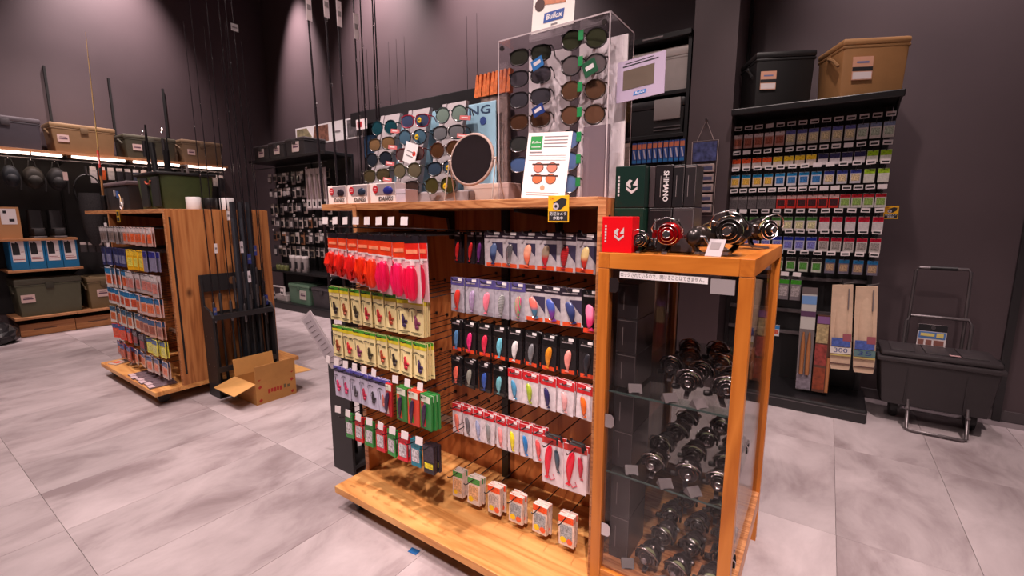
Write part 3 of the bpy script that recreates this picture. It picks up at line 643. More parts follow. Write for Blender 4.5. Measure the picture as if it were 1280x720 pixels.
build('strap', MB().tube([(.0,.0,.058), (-.05,.012,.10), (-.09,.015,.13)], .004, 5), mat((196,150,70), .5), t)
t = thing('camera_notice', 'small yellow camera notice on the shelf of soft bait gondola', 'sign', (-4.80, 1.277, 1.418))
build('plate', MB().box(-.035, .035, -.003, 0, -.10, 0), mat((206,160,40), .5), t)
build('print', MB().box(-.025, .025, -.0037, -.003, -.05, -.015).box(-.028, .028, -.0037, -.003, -.092, -.06), INK, t)
for i, x in enumerate((-3.96, -3.93)):
    t = thing('paper_roll', 'white paper roll standing on the gondola end by rods', 'roll', (x, 1.51+.22*i, 1.417), 0, 'white paper rolls on the gondola')
    build('roll', MB().lathe([(.048,0),(.05,.005),(.05,.085),(.046,.09),(.02,.09)], 14), WHITE, t, smooth=50)
    build('core', MB().lathe([(.019,.085),(.019,.092)], 10), mat((150,110,80), .7), t)
t = thing('paper_roll', 'black tape roll between the white rolls on the gondola', 'roll', (-3.95, 1.62, 1.417))
build('roll', MB().lathe([(.042,0),(.045,.005),(.045,.08),(.042,.085),(.02,.085)], 14), BLACK, t, smooth=50)
build('core', MB().lathe([(.019,.08),(.019,.088)], 10), GREYM, t)
# yellow rod with red tag
t = rod('yellow fishing rod with red tag standing behind the tackle bags', (-5.22, 1.30, 1.42), 1.46, (.0, .02), .006, .0015, (206,172,110), 'cork', 'single yellow rod', None, 6)
build('red_tag', MB().box(.0, .05, -.003, 0, .36, .50).box(.016, .034, -.0036, -.003, .39, .47, 1), [RED, WHITE], t)
build('rod_holder', MB().lathe([(.02,-.0035),(.022,.0),(.022,.12),(.02,.125)], 10), BLACK, t)
# vertical rods with reels standing in the bucket
for i, (x, y, L_) in enumerate(((-4.40, 1.40, .36), (-4.17, 1.45, .25))):
    t = thing('rod_butt', 'short black rod butt with reel seat rising from the bucket bag' if i == 0 else 'short black rod butt beside the bucket handle', 'fishing rod', (x, y, 1.70))
    build('blank', MB().tube([(0,0,0.003),(0,0,L_*.5),(.01,0,L_)], [.013,.011,.006], 8), BLACK, t, smooth=60)
    build('seat', MB().tube([(0,-.02,.12),(0,-.02,.24)], .012, 8), GREYM, t, smooth=60)
    build('ring', MB().tube([(.015*math.cos(a), -.02, .3+.015*math.sin(a)) for a in [2*PI*k/10 for k in range(10)]], .003, 4, True), CHROME, t)

# ================================================================== LEFT WALL RACK
R90 = PI/2      # local -Y faces +X
t = thing('wall_rack', 'black wall rack with wooden shelves and light strips', 'shelf', (-7.9, 0, 0))
for y in (.55, 1.577, 2.176, 2.768, 3.36): build('upright', MB().box(.003, .03, y-.011, y+.011, 0, 3.15 if y > 1 and y < 3 else 2.2), mat((12,11,12), .8), t)
build('shelf_board', MB().rbox(.03, .48, .3, 3.33, 2.085, 2.115, .002), SHELFY, t)
build('shelf_board', MB().rbox(.03, .48, .3, 1.56, 1.095, 1.122, .002), SHELFY, t)
build('shelf_board', MB().rbox(.03, .49, .95, 1.575, .745, .77, .002), SHELFY, t)
build('shelf_board', MB().rbox(.03, .50, .94, 1.455, .205, .232, .002), SHELFY, t)
build('shelf_board', MB().rbox(.03, .50, 1.458, 2.35, .205, .232, .002), SHELFY, t)
build('backing_panel', MB().box(.002, .012, .3, 3.4, .24, 2.08), mat((28,26,28), .6), t)
for y in (.98, 1.577, 2.176, 2.768): build('bracket', MB().prism([(.04, 2.08), (.44, 2.08), (.44, 2.06), (.04, 1.98)], y-.006, y+.006, 'y'), BLACK, t)
for z in (1.095, .745): build('bracket', MB().prism([(.04, z-.002), (.42, z-.002), (.42, z-.02), (.04, z-.1)], 1.54, 1.552, 'y'), BLACK, t)
build('hanging_rail', MB().tube([(.42, .4, 2.02), (.42, 3.32, 2.02)], .008, 6), GREYM, t)
LEDM = mat((255,226,206), .5, emit=6.0)
for a, b_ in ((.62,1.02),(1.04,1.268),(1.28,1.528),(1.611,1.863),(1.871,2.112),(2.193,2.379),(2.396,2.705),(2.781,3.29)):
    l = thing('light_strip', 'slim glowing light strip under the wooden top shelf', 'light', (-7.435, a, 2.052), 0, 'light strips under the top shelf')
    build('tube', MB().rbox(0, .03, 0, b_-a, 0, .026, .006), LEDM, l, smooth=40)
    build('housing', MB().box(-.01, .03, 0, b_-a, .026, .0325), WHITE, l)
for y0, y1 in ((.975, 1.44), (1.445, 1.90), (1.905, 2.35)):
    l = thing('base_drawer', {.975: 'low wooden drawer box under the big olive cooler', 1.445: 'low wooden drawer box under the khaki cooler', 1.905: 'low wooden drawer box half hidden by the bait gondola'}[y0], 'drawer', (-7.86, y0, 0), 0, 'low wooden drawer boxes')
    build('front', MB().rbox(.37, .39, 0, y1-y0, .004, .145, .002), wood('drawer_wood', (150,96,54), (172,114,66), (184,128,80), 'Y', 1.0, knots=False), l)
    build('body', MB().box(0, .37, .008, y1-y0-.008, 0, .135), mat((90,60,40), .7), l)
    build('stamp', MB().box(.39, .3908, .11, .30, .07, .085), mat((110,76,54), .7), l)

def cooler(label, loc, sx, sy, sz, rot, body, lid, lab=(206,176,170), taper=.92, handle=True, latch=True, cat='cooler', name='cooler_box', hh=.22, labx=-.25, labw=.22, pct=.16, group=None, big_label=False):
    t = thing(name, label, cat, loc, rot, group)
    build('body', MB().taper(sx/2*.97, sy/2*.97, 0, sz*(1-pct), taper, .015), mat(body, .5, 0, .04, 0, 20), t, smooth=40)
    ld = build('lid', MB().rbox(-sx/2, sx/2, -sy/2, sy/2, sz*(1-pct)+.001, sz, min(.014, sz*pct*.4)), mat(lid, .5), t, smooth=40)
    build('lid_ridge', MB().rbox(-sx*.36, sx*.36, -sy*.34, sy*.34, sz-.001, sz+.008, .003), mat(lid, .5), ld, smooth=40)
    build('rim', MB().rbox(-sx*.492, sx*.492, -sy*.492, sy*.492, sz*(1-pct)-.018, sz*(1-pct)-.001, .004), mat(tuple(int(c*.9) for c in body), .5), t, smooth=40)
    if handle:
        z = sz*.80
        for s in (-1, 1): build('handle_pivot', MB().lathe([(.016, -.008), (.016, .008)], 10, 'x', (s*sx*.49, 0, z)), mat(tuple(int(c*.8) for c in lid), .5), t)
        build('handle', MB().tube([(-sx*.5-.006, 0, z), (-sx*.5-.012, -sy*.25, z-hh*.12), (-sx*.5-.012, -sy*.46, z-hh*.3)], .009, 6), mat(tuple(int(c*.8) for c in lid), .5), t, smooth=50)
    if latch: build('latch', MB().rbox(-.035, .035, -sy*.5-.012, -sy*.5+.004, sz*(1-pct)-.05, sz*(1-pct)+.02, .004), mat(tuple(int(c*.75) for c in lid), .5), t, smooth=40)
    if lab:
        k = 1-(1-taper)*.45; y = -sy*.485*k-.0015
        lh = labw*sx*(1.2 if big_label else .8); zc = sz*.48
        l = build('label', MB().box(-labw*sx/2, labw*sx/2, -.0015, .0015, -lh/2, lh/2), mat(lab, .5), t, (labx*sx, y-.004, zc), (math.atan2(sy/2*(1-taper), sz)*-1, 0, 0))
        if big_label:
            build('label_band', MB().box(-labw*sx/2, labw*sx/2, -.0022, -.0015, -lh*.12, lh*.06), INK, l)
            build('label_grid', MB().box(-labw*sx*.46, labw*sx*.46, -.0022, -.0015, -lh*.46, -lh*.16), PAPER, l)
            build('label_mark', MB().box(-labw*sx*.3, labw*sx*.3, -.0022, -.0015, lh*.22, lh*.30), mat((110,120,160), .5), l)
        else:
            build('label_print', MB().box(-labw*sx*.36, labw*sx*.36, -.0022, -.0015, -lh*.12, lh*.06).box(-labw*sx*.3, labw*sx*.3, -.0022, -.0015, lh*.16, lh*.22), mat((90,60,80), .5), l)
    return t
zt = 2.116
cooler('dark grey cooler box on the top shelf, next to tan cooler', (-7.66, 1.12, zt), .56, .38, .34, R90, (72,66,74), (96,88,94), None, .96, False)
cooler('long tan cooler box on the top shelf above hanging bags', (-7.66, 1.765, zt), .60, .38, .335, R90, (150,118,84), (160,128,92), labx=-.32, labw=.17)
cooler('olive grey cooler box on the top shelf between tan coolers', (-7.66, 2.425, zt), .58, .38, .30, R90, (78,76,62), (92,88,74), labx=-.26, labw=.17)
cooler('short tan cooler box at the far end of top shelf', (-7.66, 3.04, zt), .54, .38, .32, R90, (128,106,82), (140,116,90), labx=-.28, labw=.17)
cooler('big olive cooler box on the lowest wooden shelf', (-7.66, 1.265, .233), .57, .42, .43, R90, (82,80,62), (76,72,58), labx=-.33, labw=.2, taper=.93)
cooler('small khaki cooler box beside the big olive cooler', (-7.66, 1.755, .233), .32, .40, .39, R90, (116,96,66), (122,102,74), labx=-.06, labw=.36, taper=.92)
for i in range(4):
    t = thing('blue_carton', 'bright blue carton with white label on wooden shelf', 'box', (-7.46, 1.06+.142*i, .7705), R90, 'blue cartons on the wall rack')
    build('carton', MB().rbox(-.069, .069, 0, .3, 0, .345, .002), mat((24,108,158), .45), t)
    l = build('label', MB().box(-.05, .05, -.002, 0, .09, .335), PAPER, t)
    build('label_picture', MB().prism([(-.045,.17),(-.045,.31),(-.02,.30),(-.01,.32),(.01,.29),(.012,.17)], -.0028, -.002), INK, l)
    build('label_print', MB().box(-.044, .044, -.0028, -.002, .115, .123).box(-.044, .03, -.0028, -.002, .135, .14).box(.02, .044, -.0028, -.002, .2, .205), mat((150,60,60), .5), l)
t = thing('brown_carton', 'brown carton with printed sheet on the middle shelf', 'box', (-7.46, 1.02, 1.1225), R90)
build('carton', MB().rbox(-.11, .095, 0, .3, 0, .35, .002), mat((176,124,80), .7), t)
build('sheet', MB().box(-.05, .07, -.002, 0, .16, .33), PAPER, t); build('sheet_print', MB().box(.01, .05, -.003, -.002, .19, .22).box(-.03, -.005, -.003, -.002, .28, .31), INK, t)
t = thing('wading_boots', 'pair of black wading boots on the middle shelf', 'boots', (-7.58, 1.34, 1.1225), R90)
for s in (-1, 1):
    b_ = build('boot', MB().taper(.055, .07, .05, .32, 1.05, .02).move((s*.085, .05, 0)).rbox(s*.085-.052, s*.085+.052, -.13, .12, .02, .11, .025), mat((34,30,32), .6), t, smooth=40)
    build('sole', MB().rbox(s*.085-.056, s*.085+.056, -.14, .125, 0, .022, .008), mat((96,88,88), .6), b_, smooth=40)
    build('strap', MB().box(s*.085-.054, s*.085+.054, -.10, -.03, .108, .114), mat((90,84,84), .5), b_)
def backpack(label, loc, w_, h_, col, tagw=True):
    t = thing('backpack', label, 'bag', loc, R90)
    b = MB().ell(0, 0, -h_*.5, w_/2, .09, h_/2, 14, 10); b.v = [(x*1.08, max(-.08, min(.07, y*1.1)), z) for x, y, z in b.v]
    build('body', b, mat(col, .7, 0, .2, 0, 25), t, smooth=60)
    build('pocket', MB().ell(0, -.07, -h_*.64, w_*.36, .045, h_*.24, 12, 8), mat(tuple(int(c*.75) for c in col), .7), t, smooth=60)
    build('strap', MB().tube([(-.03, 0, -.01), (-.02, 0, .06), (.02, 0, .06), (.03, 0, -.01)], .008, 5), BLACK, t)
    build('side_strap', MB().tube([(w_*.4, 0, -h_*.2), (w_*.55, -.02, -h_*.6), (w_*.5, -.01, -h_*1.1)], .008, 5), mat((40,36,38), .7), t)
    build('hook', MB().tube([(0, 0, .06), (0, 0, .09), (0, .01, .10)], .003, 4), CHROME, t)
    if tagw: build('swing_tag', MB().box(.03, .07, -.12, -.118, -h_*.55, -h_*.2), LABELP, t)
backpack('slate blue sling bag hanging from rail beneath the top shelf', (-7.48, 1.10, 1.93), .13, .24, (32,37,44), False)
backpack('olive brown shoulder bag hanging between two other bags', (-7.48, 1.275, 1.93), .17, .25, (42,36,29), False)
backpack('black shoulder bag with pale swing tag under the shelf', (-7.48, 1.47, 1.935), .16, .27, (28,25,27), True)
# goods hanging further along the wall
gl = [((206,196,196),'white bottle'), ((40,36,40),'black pouch'), ((214,150,60),'orange strap'), ((190,180,176),'pale pouch'), ((60,64,80),'blue pouch'), ((210,90,40),'orange pouch'), ((50,46,48),'dark pouch')]
k = 0
for yy in [1.80+.085*i for i in range(18)]:
    c, cn = gl[(k*5) % 7]; k += 1
    hgt = random.uniform(.12, .22)
    p = proto(('wallgood', c, round(hgt, 2)), lambda: [('pouch', MB().taper(.034, .02, -hgt, -.02, .9, .008).mesh('pouch', mat(c, .5, 0, .2), 40)), ('header', MB().box(-.03, .03, -.004, 0, -.02, .02).mesh('header', PAPER)), ('hook', MB().tube([(0,.02,.0),(0,.02,.05),(0,.0,.055)], .003, 4).mesh('hook', CHROME))])
    place(p, 'accessory', f'{cn} accessory hanging below the shelf lights behind the bags', 'accessory', (-7.48, yy, 1.955), R90, f'{cn} accessories under the top shelf')
t = thing('landing_net', 'black landing net hanging on the left wall rack', 'net', (-7.42, 1.72, 1.87), R90)
build('hoop', MB().tube([(.13*math.cos(a), 0, -.2+.2*math.sin(a)) for a in [2*PI*k/20 for k in range(20)]], .009, 6, True), BLACK, t, smooth=60)
build('mesh_bag', MB().lathe([(.10,-.22),(.11,-.4),(.09,-.65),(.05,-.82),(.02,-.86)], 12), mat((40,36,38), .8, 0, .5, 0, 80), t, smooth=60)
build('handle', MB().tube([(0,0,0),(0,0,.1)], .012, 8), GREYM, t)
t = thing('fishing_vest', 'black life vest hanging behind the end of the bait gondola', 'vest', (-7.40, 1.99, 1.75), R90)
build('body', MB().taper(.13, .06, -.5, 0, .9, .04), mat((30,27,30), .8, 0, .2), t, smooth=40)
build('buckle', MB().box(-.04, .04, -.075, -.05, -.25, -.22).box(-.1, -.06, -.072, -.05, -.1, -.02), mat((130,110,110), .5), t)
build('hanger', MB().tube([(-.1,0,0),(0,0,.05),(.1,0,0)], .006, 5), BLACKM, t)
for i in range(8):
    p = proto(('spool',), lambda: [('card', card(.06, .12).mesh('card', mat((60,56,58), .4))), ('header', strip(.058, 0, -.03, .004).mesh('header', mat((196,180,176), .4)))])
    place(p, 'tool_card', 'dark tool card with pale header on the left wall rack', 'tool pack', (-7.5, 1.62+.075*i, 1.06-.006*i), R90, 'tool cards below the net')
t = thing('plastic_bag', 'crumpled black plastic bag on floor beside wooden drawers', 'bag', (-7.3, .80, 0))
bm_ = MB().ell(0, 0, .1, .16, .14, .13, 12, 8); bm_.v = [(x+random.uniform(-.02,.02), y+random.uniform(-.02,.02), max(.0, z+random.uniform(-.02,.02))) for x, y, z in bm_.v]
build('bag', bm_, mat((40,38,40), .2), t)
build('knot', MB().lathe([(.03,.2),(.012,.23),(.035,.27)], 8), mat((40,38,40), .2), t, smooth=60)

# ================================================================== BACK WALL: accessory rack in the corner
t = thing('accessory_rack', 'black corner rack crowded with small accessories and boxes', 'shelf', (-7.36, 3.6, 0)); oB = (-7.36, 3.6, 0)
build('back_panel', MB().box(0, 1.95, .42, .44, 0, 2.2), mat((26,24,26), .6), t)
for px in (0, .97, 1.93): build('upright', MB().box(px, px+.03, .40, .42, 0, 2.2), BLACK, t)
build('top_board', MB().rbox(0, 1.95, 0, .44, 2.17, 2.21, .004), BLACK, t)
build('base', MB().rbox(.3, 1.95, -.03, .42, 0, .10, .01), BLACK, t)
build('shelf_board', MB().rbox(.02, 1.95, .02, .40, .545, .57, .003), BLACK, t)
build('hook_rail', MB().tube([(.05, .06, 2.08), (1.9, .06, 2.08)], .006, 5), GREYM, t)
pal = [((186,170,166),'pale grey'), ((140,126,124),'mid grey'), ((90,82,84),'dark grey'), ((206,190,184),'off-white'), ((60,56,60),'charcoal'), ((160,110,80),'brown'), ((150,134,120),'beige')]
for ri, z in enumerate((2.02, 1.80, 1.57, 1.36, 1.14, .93)):
    for i in range(13):
        if ri < 3 and 9 <= i <= 11: continue
        x = -7.18+.125*i+random.uniform(-.02, .02); c, cn = random.choice(pal); h = random.uniform(.12, .18)
        hook(t, x, 4.018, 3.80, z-.006, 2 if random.random() < .35 else None, .035, .05, .03, oB)
        hh = round(h, 2); c2 = random.choice(((216,206,204), (40,36,38), (120,104,100), (70,66,70)))
        p = proto(('acc', c, c2, hh), lambda: [('card', card(.085, hh, .008).mesh('card', mat(c, .35))), ('header', strip(.083, 0, -.035, .008).mesh('header', mat(c2, .35))),
             ('blister', MB().rbox(-.028, .028, -.03, -.008, -hh*.85, -hh*.35, .006).mesh('blister', mat((40,38,40) if sum(c) > 300 else (190,180,180), .2)))])
        place(p, 'accessory_card', f'{cn} accessory card on the {ROWN[ri]} row of the corner rack', 'accessory', (x, 3.83, z), (0, 0, random.uniform(-.1, .1)), f'{cn} accessory cards of the corner rack')
for i in range(4):
    x = -6.06+.125*i
    hook(t, x, 4.018, 3.74, 2.02, None, off=oB)
    p = proto(('longacc',), lambda: [('card', card(.11, .56, .01).mesh('card', mat((156,136,140), .3))), ('tool', MB().tube([(-.02,-.018,-.08),(.02,-.018,-.42)], .012, 6).mesh('tool', mat((110,96,90), .4))), ('label', strip(.1, -.42, -.54, .01).mesh('label', PAPER), [('label_print', strip(.05, -.45, -.51, .0108).mesh('label_print', INK))])])
    place(p, 'gaff_pack', 'long clear gaff pack with white label on corner rack', 'accessory', (x, 3.76, 2.03), 0, 'long gaff packs')
for i, x in enumerate((-7.05, -6.62, -6.14)):
    cooler(['black tool case at the wall end of the corner rack top', 'black tool case between two others on the corner rack', 'black tool case with wide label on the corner rack'][i], (x, 3.80, 2.211), .42 if i < 2 else .48, .34, .20+.015*i, 0, (42,38,40), (66,60,62), (190,170,166), .95, False, True, 'case', 'tool_case', labx=.05, labw=.36)
t = thing('photo_banner', 'long photo banner leaning on the wall behind tool cases', 'banner', (-6.9, 4.12, 2.56))
build('board', MB().box(0, 1.62, 0, .02, -.12, .15), WHITE, t)
build('fish_picture', MB().prism([(.03,-.1),(.03,.13),(.30,.13),(.42,.0),(.36,-.1)], -.002, 0), mat((140,130,100), .5, 0, .5, 0, 14), t)
build('river_picture', MB().prism([(.44,-.1),(.50,.13),(.84,.13),(.84,-.1)], -.002, 0), mat((120,80,66), .5, 0, .6, 0, 18), t)
build('angler_picture', MB().box(1.28, 1.6, -.002, 0, -.1, .13), mat((96,90,92), .5, 0, .6, 0, 18), t)
build('lettering_bar', MB().box(1.0, 1.12, -.002, 0, -.005, .02), GREYINK, t)
# tins and boxes on the lower shelf
for i in range(3):
    t2 = thing('line_can', 'silver can with dark lid on the corner rack shelf', 'can', (-6.50+.16*i, 3.70, .571), 0, 'silver cans of the corner rack')
    build('can', MB().lathe([(.045,0),(.05,.006),(.05,.19),(.047,.2)], 14), mat((170,160,160), .3, .3), t2, smooth=40)
    build('lid', MB().lathe([(.052,.2),(.052,.225),(.045,.235)], 14), mat((206,196,196), .4), t2, smooth=40)
    build('label', MB().box(-.03, .03, -.0525, -.048, .05, .15), INK, t2)
for i in range(3):
    t2 = thing('bait_jar', 'small mossy green jar on the corner rack shelf', 'jar', (-6.86+.11*i, 3.68, .571), 0, 'green jars of the corner rack')
    build('jar', MB().lathe([(.04,0),(.045,.006),(.045,.07),(.035,.085)], 12), mat((100,104,60), .5, 0, .3), t2, smooth=40)
    build('lid', MB().lathe([(.037,.085),(.037,.105)], 12), mat((60,56,50), .5), t2)
cooler('sage green tackle box under the corner rack shelf', (-6.33, 3.80, .101), .55, .30, .29, 0, (90,120,100), (104,134,112), (186,176,170), .95, False, labx=.2, labw=.3, cat='box', name='tackle_box')
cooler('dark grey tackle box beside the sage green one', (-5.75, 3.80, .101), .5, .30, .28, 0, (58,54,58), (74,68,72), None, .95, False, cat='box', name='tackle_box')
t = thing('bait_tray', 'white plastic tray with handle under the corner rack shelf', 'tray', (-6.82, 3.78, .101))
build('tray', MB().taper(.17, .14, .0, .09, .9, .02), mat((206,196,194), .4), t, smooth=40)
build('handle', MB().tube([(-.15,-.15,.09),(-.15,-.15,.22),(.15,-.15,.22),(.15,-.15,.09)], .014, 6), mat((206,196,194), .4), t, smooth=50)
build('label', MB().box(.05, .13, -.16, -.157, .1, .2).box(.06, .12, -.161, -.16, .12, .15, 1), [PAPER, INK], t)

# ================================================================== BACK WALL: rod racks
t = thing('rod_wall_rack', 'tall black wall rack of rods behind the sunglasses', 'rod rack', (-5.38, 4.0, 0))
build('back_panel', MB().box(0, 2.44, .2, .22, 0, 2.56), mat((24,22,24), .6), t)
build('header_board', MB().rbox(0, 2.44, 0, .22, 2.56, 2.73, .006), BLACK, t)
build('rod_rail', MB().box(.02, 2.42, .06, .09, 1.5, 1.55), BLACK, t)
build('base', MB().box(0, 2.44, -.2, .2, 0, .12), BLACK, t)
build('poster', MB().box(.02, .5, .18, .2, 2.18, 2.46), mat((70,120,170), .5, 0, .5, 0, 9), t)
build('poster', MB().box(1.95, 2.4, .18, .2, 2.12, 2.42), mat((60,110,170), .5, 0, .4, 0, 9), t)
build('brand_card', MB().box(.12, .34, -.006, 0, 2.50, 2.63).box(.15, .24, -.008, -.006, 2.53, 2.6, 1), [PAPER, mat((170,30,40), .5)], t)
for i in range(17):
    tall = i in (1, 2, 3, 5, 6, 7, 14, 15)
    rod('thin dark rod standing in the wall rack behind the sunglasses', (-5.3+.138*i, 4.03, .125), 3.35 if tall else 2.35, (0, 0), .006, .0016, (32,28,32), 'dark', 'rods of the back wall rack', (.7 if not tall else .52, (206,200,204), .05, .045), 5)

# ================================================================== BACK WALL: cooler rack beside the pillar
t = thing('cooler_rack', 'narrow black rack of coolers beside the pillar', 'shelf', (-1.46, 3.72, 0)); oC = (-1.46, 3.72, 0)
build('back_panel', MB().box(-.3, .49, .50, .52, 0, 2.74), mat((26,24,26), .6), t)
for px in (-.3, .465): build('upright', MB().box(px, px+.025, .08, .5, 0, 2.72), BLACK, t)
build('top_board', MB().rbox(-.3, .49, .05, .52, 2.72, 2.76, .004), BLACK, t)
for z in (2.31, 1.985): build('shelf_board', MB().rbox(-.275, .465, .08, .5, z, z+.03, .003), BLACK, t)
build('base', MB().box(-.3, .49, -.02, .5, 0, .12), BLACK, t)
build('header_print', MB().box(.12, .28, .046, .05, 2.735, 2.747), GREYINK, t)
cooler('pale grey cooler with black latch on the pillar rack', (-1.22, 3.98, 2.341), .46, .30, .33, 0, (176,166,162), (186,176,172), None, .98, False, False, pct=.22)
tt = bpy.data.objects[-1] if False else None
t3 = thing('cooler_box', 'black cooler with grey front plate on the pillar rack', 'cooler', (-1.22, 3.97, 2.016))
build('body', MB().taper(.22, .15, 0, .2, .95, .02), mat((30,28,30), .5), t3, smooth=40)
build('lid', MB().rbox(-.225, .225, -.155, .155, .201, .275, .02), mat((38,35,37), .45), t3, smooth=40)
build('front_plate', MB().rbox(-.02, .19, -.168, -.148, .11, .27, .008), mat((150,140,138), .5), t3, smooth=40)
build('ridge', MB().box(-.02, .19, -.152, -.146, .03, .038).box(-.02, .19, -.152, -.146, .055, .063), mat((90,84,86), .5), t3)
for i in range(10):
    x = -1.385+.043*i
    hook(t, x, 4.22, 3.78, 1.955, None, off=oC)
    p = proto(('tubepk',), lambda: [('card', card(.036, .165, .012).mesh('card', mat((60,86,150), .35))), ('header', strip(.034, -.012, -.05, .012).mesh('header', mat((206,120,90), .35))), ('stripe', MB().prism([(-.012,-.06),(.0,-.06),(.014,-.13),(.002,-.13)], -.0135, -.012).mesh('stripe', mat((200,190,206), .35))), ('footer', strip(.034, -.14, -.16, .012).mesh('footer', mat((50,120,180), .35)))])
    place(p, 'tube_pack', 'blue and orange tube pack hanging below the pillar rack coolers', 'tackle pack', (x, 3.81, 1.962), (0, 0, random.uniform(-.1, .1)), 'blue and orange tube packs', None)
for i in range(3):
    p = proto(('beigepk',), lambda: [('card', card(.05, .2, .02).mesh('card', mat((150,130,116), .4))), ('header', strip(.048, 0, -.03, .02).mesh('header', mat((186,166,150), .4)))])
    place(p, 'clip_pack', 'beige clip pack hanging next to the blue tube packs', 'tackle pack', (-1.56+.058*i, 3.80, 1.965), 0, 'beige clip packs')

# pillar card rack on a cord
t = thing('hanging_display', 'wire card of reel packs hanging from a cord on pillar', 'display card', (-.825, 3.785, 1.93))
build('nail', MB().lathe([(.008,-.03),(.008,.0)], 8, 'y', (0, 0, .15)), CHROME, t)
build('cord', MB().tube([(-.06,-.012,.0),(0,-.02,.15),(.06,-.012,.0)], .002, 4), mat((200,180,176), .5), t)
build('wire_frame', MB().tube([(-.093,-.012,.0),(.093,-.012,.0),(.088,-.012,-.56),(-.088,-.012,-.56)], .003, 5, True), mat((200,180,176), .4), t)
build('header_card', MB().box(-.085, .085, -.016, -.013, -.15, -.01), mat((70,76,120), .4, 0, .6, 0, 30), t)
for k in range(5):
    pk = build('reel_pack', MB().rbox(-.088 if k == 0 else -.06, .082, -.05, -.014, -.235-.075*k, -.175-.075*k, .004), mat((170,150,146), .3, 0, .3, 0, 30), t)
    build('pack_print', MB().box(-.03, .07, -.0515, -.05, -.22-.075*k, -.195-.075*k), mat((80,80,110), .4), pk)

# ================================================================== RIGHT WALL RACK
t = thing('hook_wall_rack', 'black wall rack with rows of hook packs under coolers', 'shelf', (-.645, 3.66, 0)); oR = (-.645, 3.66, 0)
build('back_panel', MB().box(0, .925, .43, .45, .08, 2.09), mat((24,22,24), .55), t)
build('upright', MB().box(.0, .03, .40, .43, .08, 2.09), BLACK, t); build('upright', MB().box(.90, .93, .40, .43, .08, 2.09), BLACK, t)
build('top_shelf', MB().rbox(-.0, .955, .05, .46, 2.09, 2.11, .004), BLACK, t)
build('shelf_lip', MB().rbox(0, .955, .035, .06, 2.075, 2.118, .006), BLACKM, t)
for px in (0.0, .935): build('bracket', MB().prism([(.06, 2.088), (.42, 2.088), (.42, 1.93), (.36, 1.96), (.22, 2.04)], px, px+.012, 'x'), BLACK, t)
build('base', MB().rbox(0, .96, 0, .45, .0, .095, .012), mat((26,24,26), .3), t)
build('base_trim', MB().box(.004, .956, -.003, .006, .066, .072), GREYM, t)
for z in (.90, .645, .475): build('cross_rail', MB().box(.03, .9, .395, .43, z-.012, z+.012), mat((120,112,114), .4, .5), t)
def hr(x, z, price=2, yf=3.86): hook(t, x, 4.09, yf, z, price, .048, .05, .03, oR)
WR = 'wall rack under the coolers'
rowsR = [
 (1.965, .10, [(5,(176,130,120),(200,180,180),(150,80,60),'brown-print'), (6,(190,180,170),(90,90,150),(206,190,150),'violet-topped'), (3,(206,196,190),(120,130,160),(170,180,160),'glitter')]),
 (1.79, .075, [(4,(206,190,184),(226,84,40),None,'orange'), (4,(216,200,190),(236,190,50),None,'yellow'), (4,(220,210,212),(50,48,84),None,'navy-topped'), (2,(214,210,200),(150,190,40),None,'lime')]),
 (1.672, .09, [(4,(216,200,186),(30,130,180),(236,170,70),'blue-orange'), (4,(220,216,220),(40,140,200),(60,120,180),'sky blue'), (3,(200,196,206),(60,70,150),(220,190,150),'blue-white'), (2,(220,216,206),(160,200,50),None,'lime')]),
 (1.512, .092, [(5,(110,102,104),(150,140,140),(90,84,86),'smoky grey'), (6,(206,56,50),(230,190,186),(70,40,44),'red'), (4,(206,200,196),(186,40,50),(140,170,90),'green-print')]),
 (1.36, .10, [(8,(214,204,200),(70,130,60),(226,206,160),'green-topped'), (5,(214,204,206),(190,34,56),None,'crimson-topped')]),
 (1.218, .10, [(7,(186,186,206),(44,60,170),(120,120,190),'royal blue'), (5,(200,190,186),(186,30,56),(150,140,136),'red-topped')]),
 (1.068, .10, [(3,(160,160,190),(60,70,150),(120,130,170),'indigo'), (4,(190,190,180),(60,50,52),(80,140,60),'green-footed'), (4,(110,104,120),(40,110,160),(170,140,110),'teal-topped')]),
]
for ri, (z, h, segs) in enumerate(rowsR):
    n = sum(s[0] for s in segs); i = 0
    x0 = -.615 if ri < 5 else -.52; x1 = .265
    for k, ba, to, mi, cn in segs:
        for _ in range(k):
            x = x0+(x1-x0)*i/(n-1); i += 1
            hr(x, z-.006, 2 if random.random() < .85 else 1)
            tf = .26 if mi else .34
            p = block_card(.058, h, ba, to, mi, .006, tf if ri != 1 else .46)
            place(p, 'hook_pack', f'{cn} hook pack on the {ROWN[ri]} row of the {WR}', 'tackle pack', (x, 3.885, z), (0, 0, random.uniform(-.1, .1)), f'{cn} hook packs on the wall rack')
for i, x in enumerate((-.31, -.235, -.16)):
    hr(x, .90, 1)
    place(block_card(.066, .15, (120,112,116), (60,140,40), (160,150,150), .01, .22), 'line_pack', f'green-topped line pack on the lowest hooks of the {WR}', 'tackle pack', (x, 3.87, .908), 0, 'green-topped line packs')
hr(-.27, .545, None, 3.9)
place(block_card(.06, .085, (206,200,204), (60,130,190), (200,90,70), .006, .35), 'hook_pack', 'small blue-topped pack alone on a low hook', 'tackle pack', (-.27, 3.92, .548), 0)
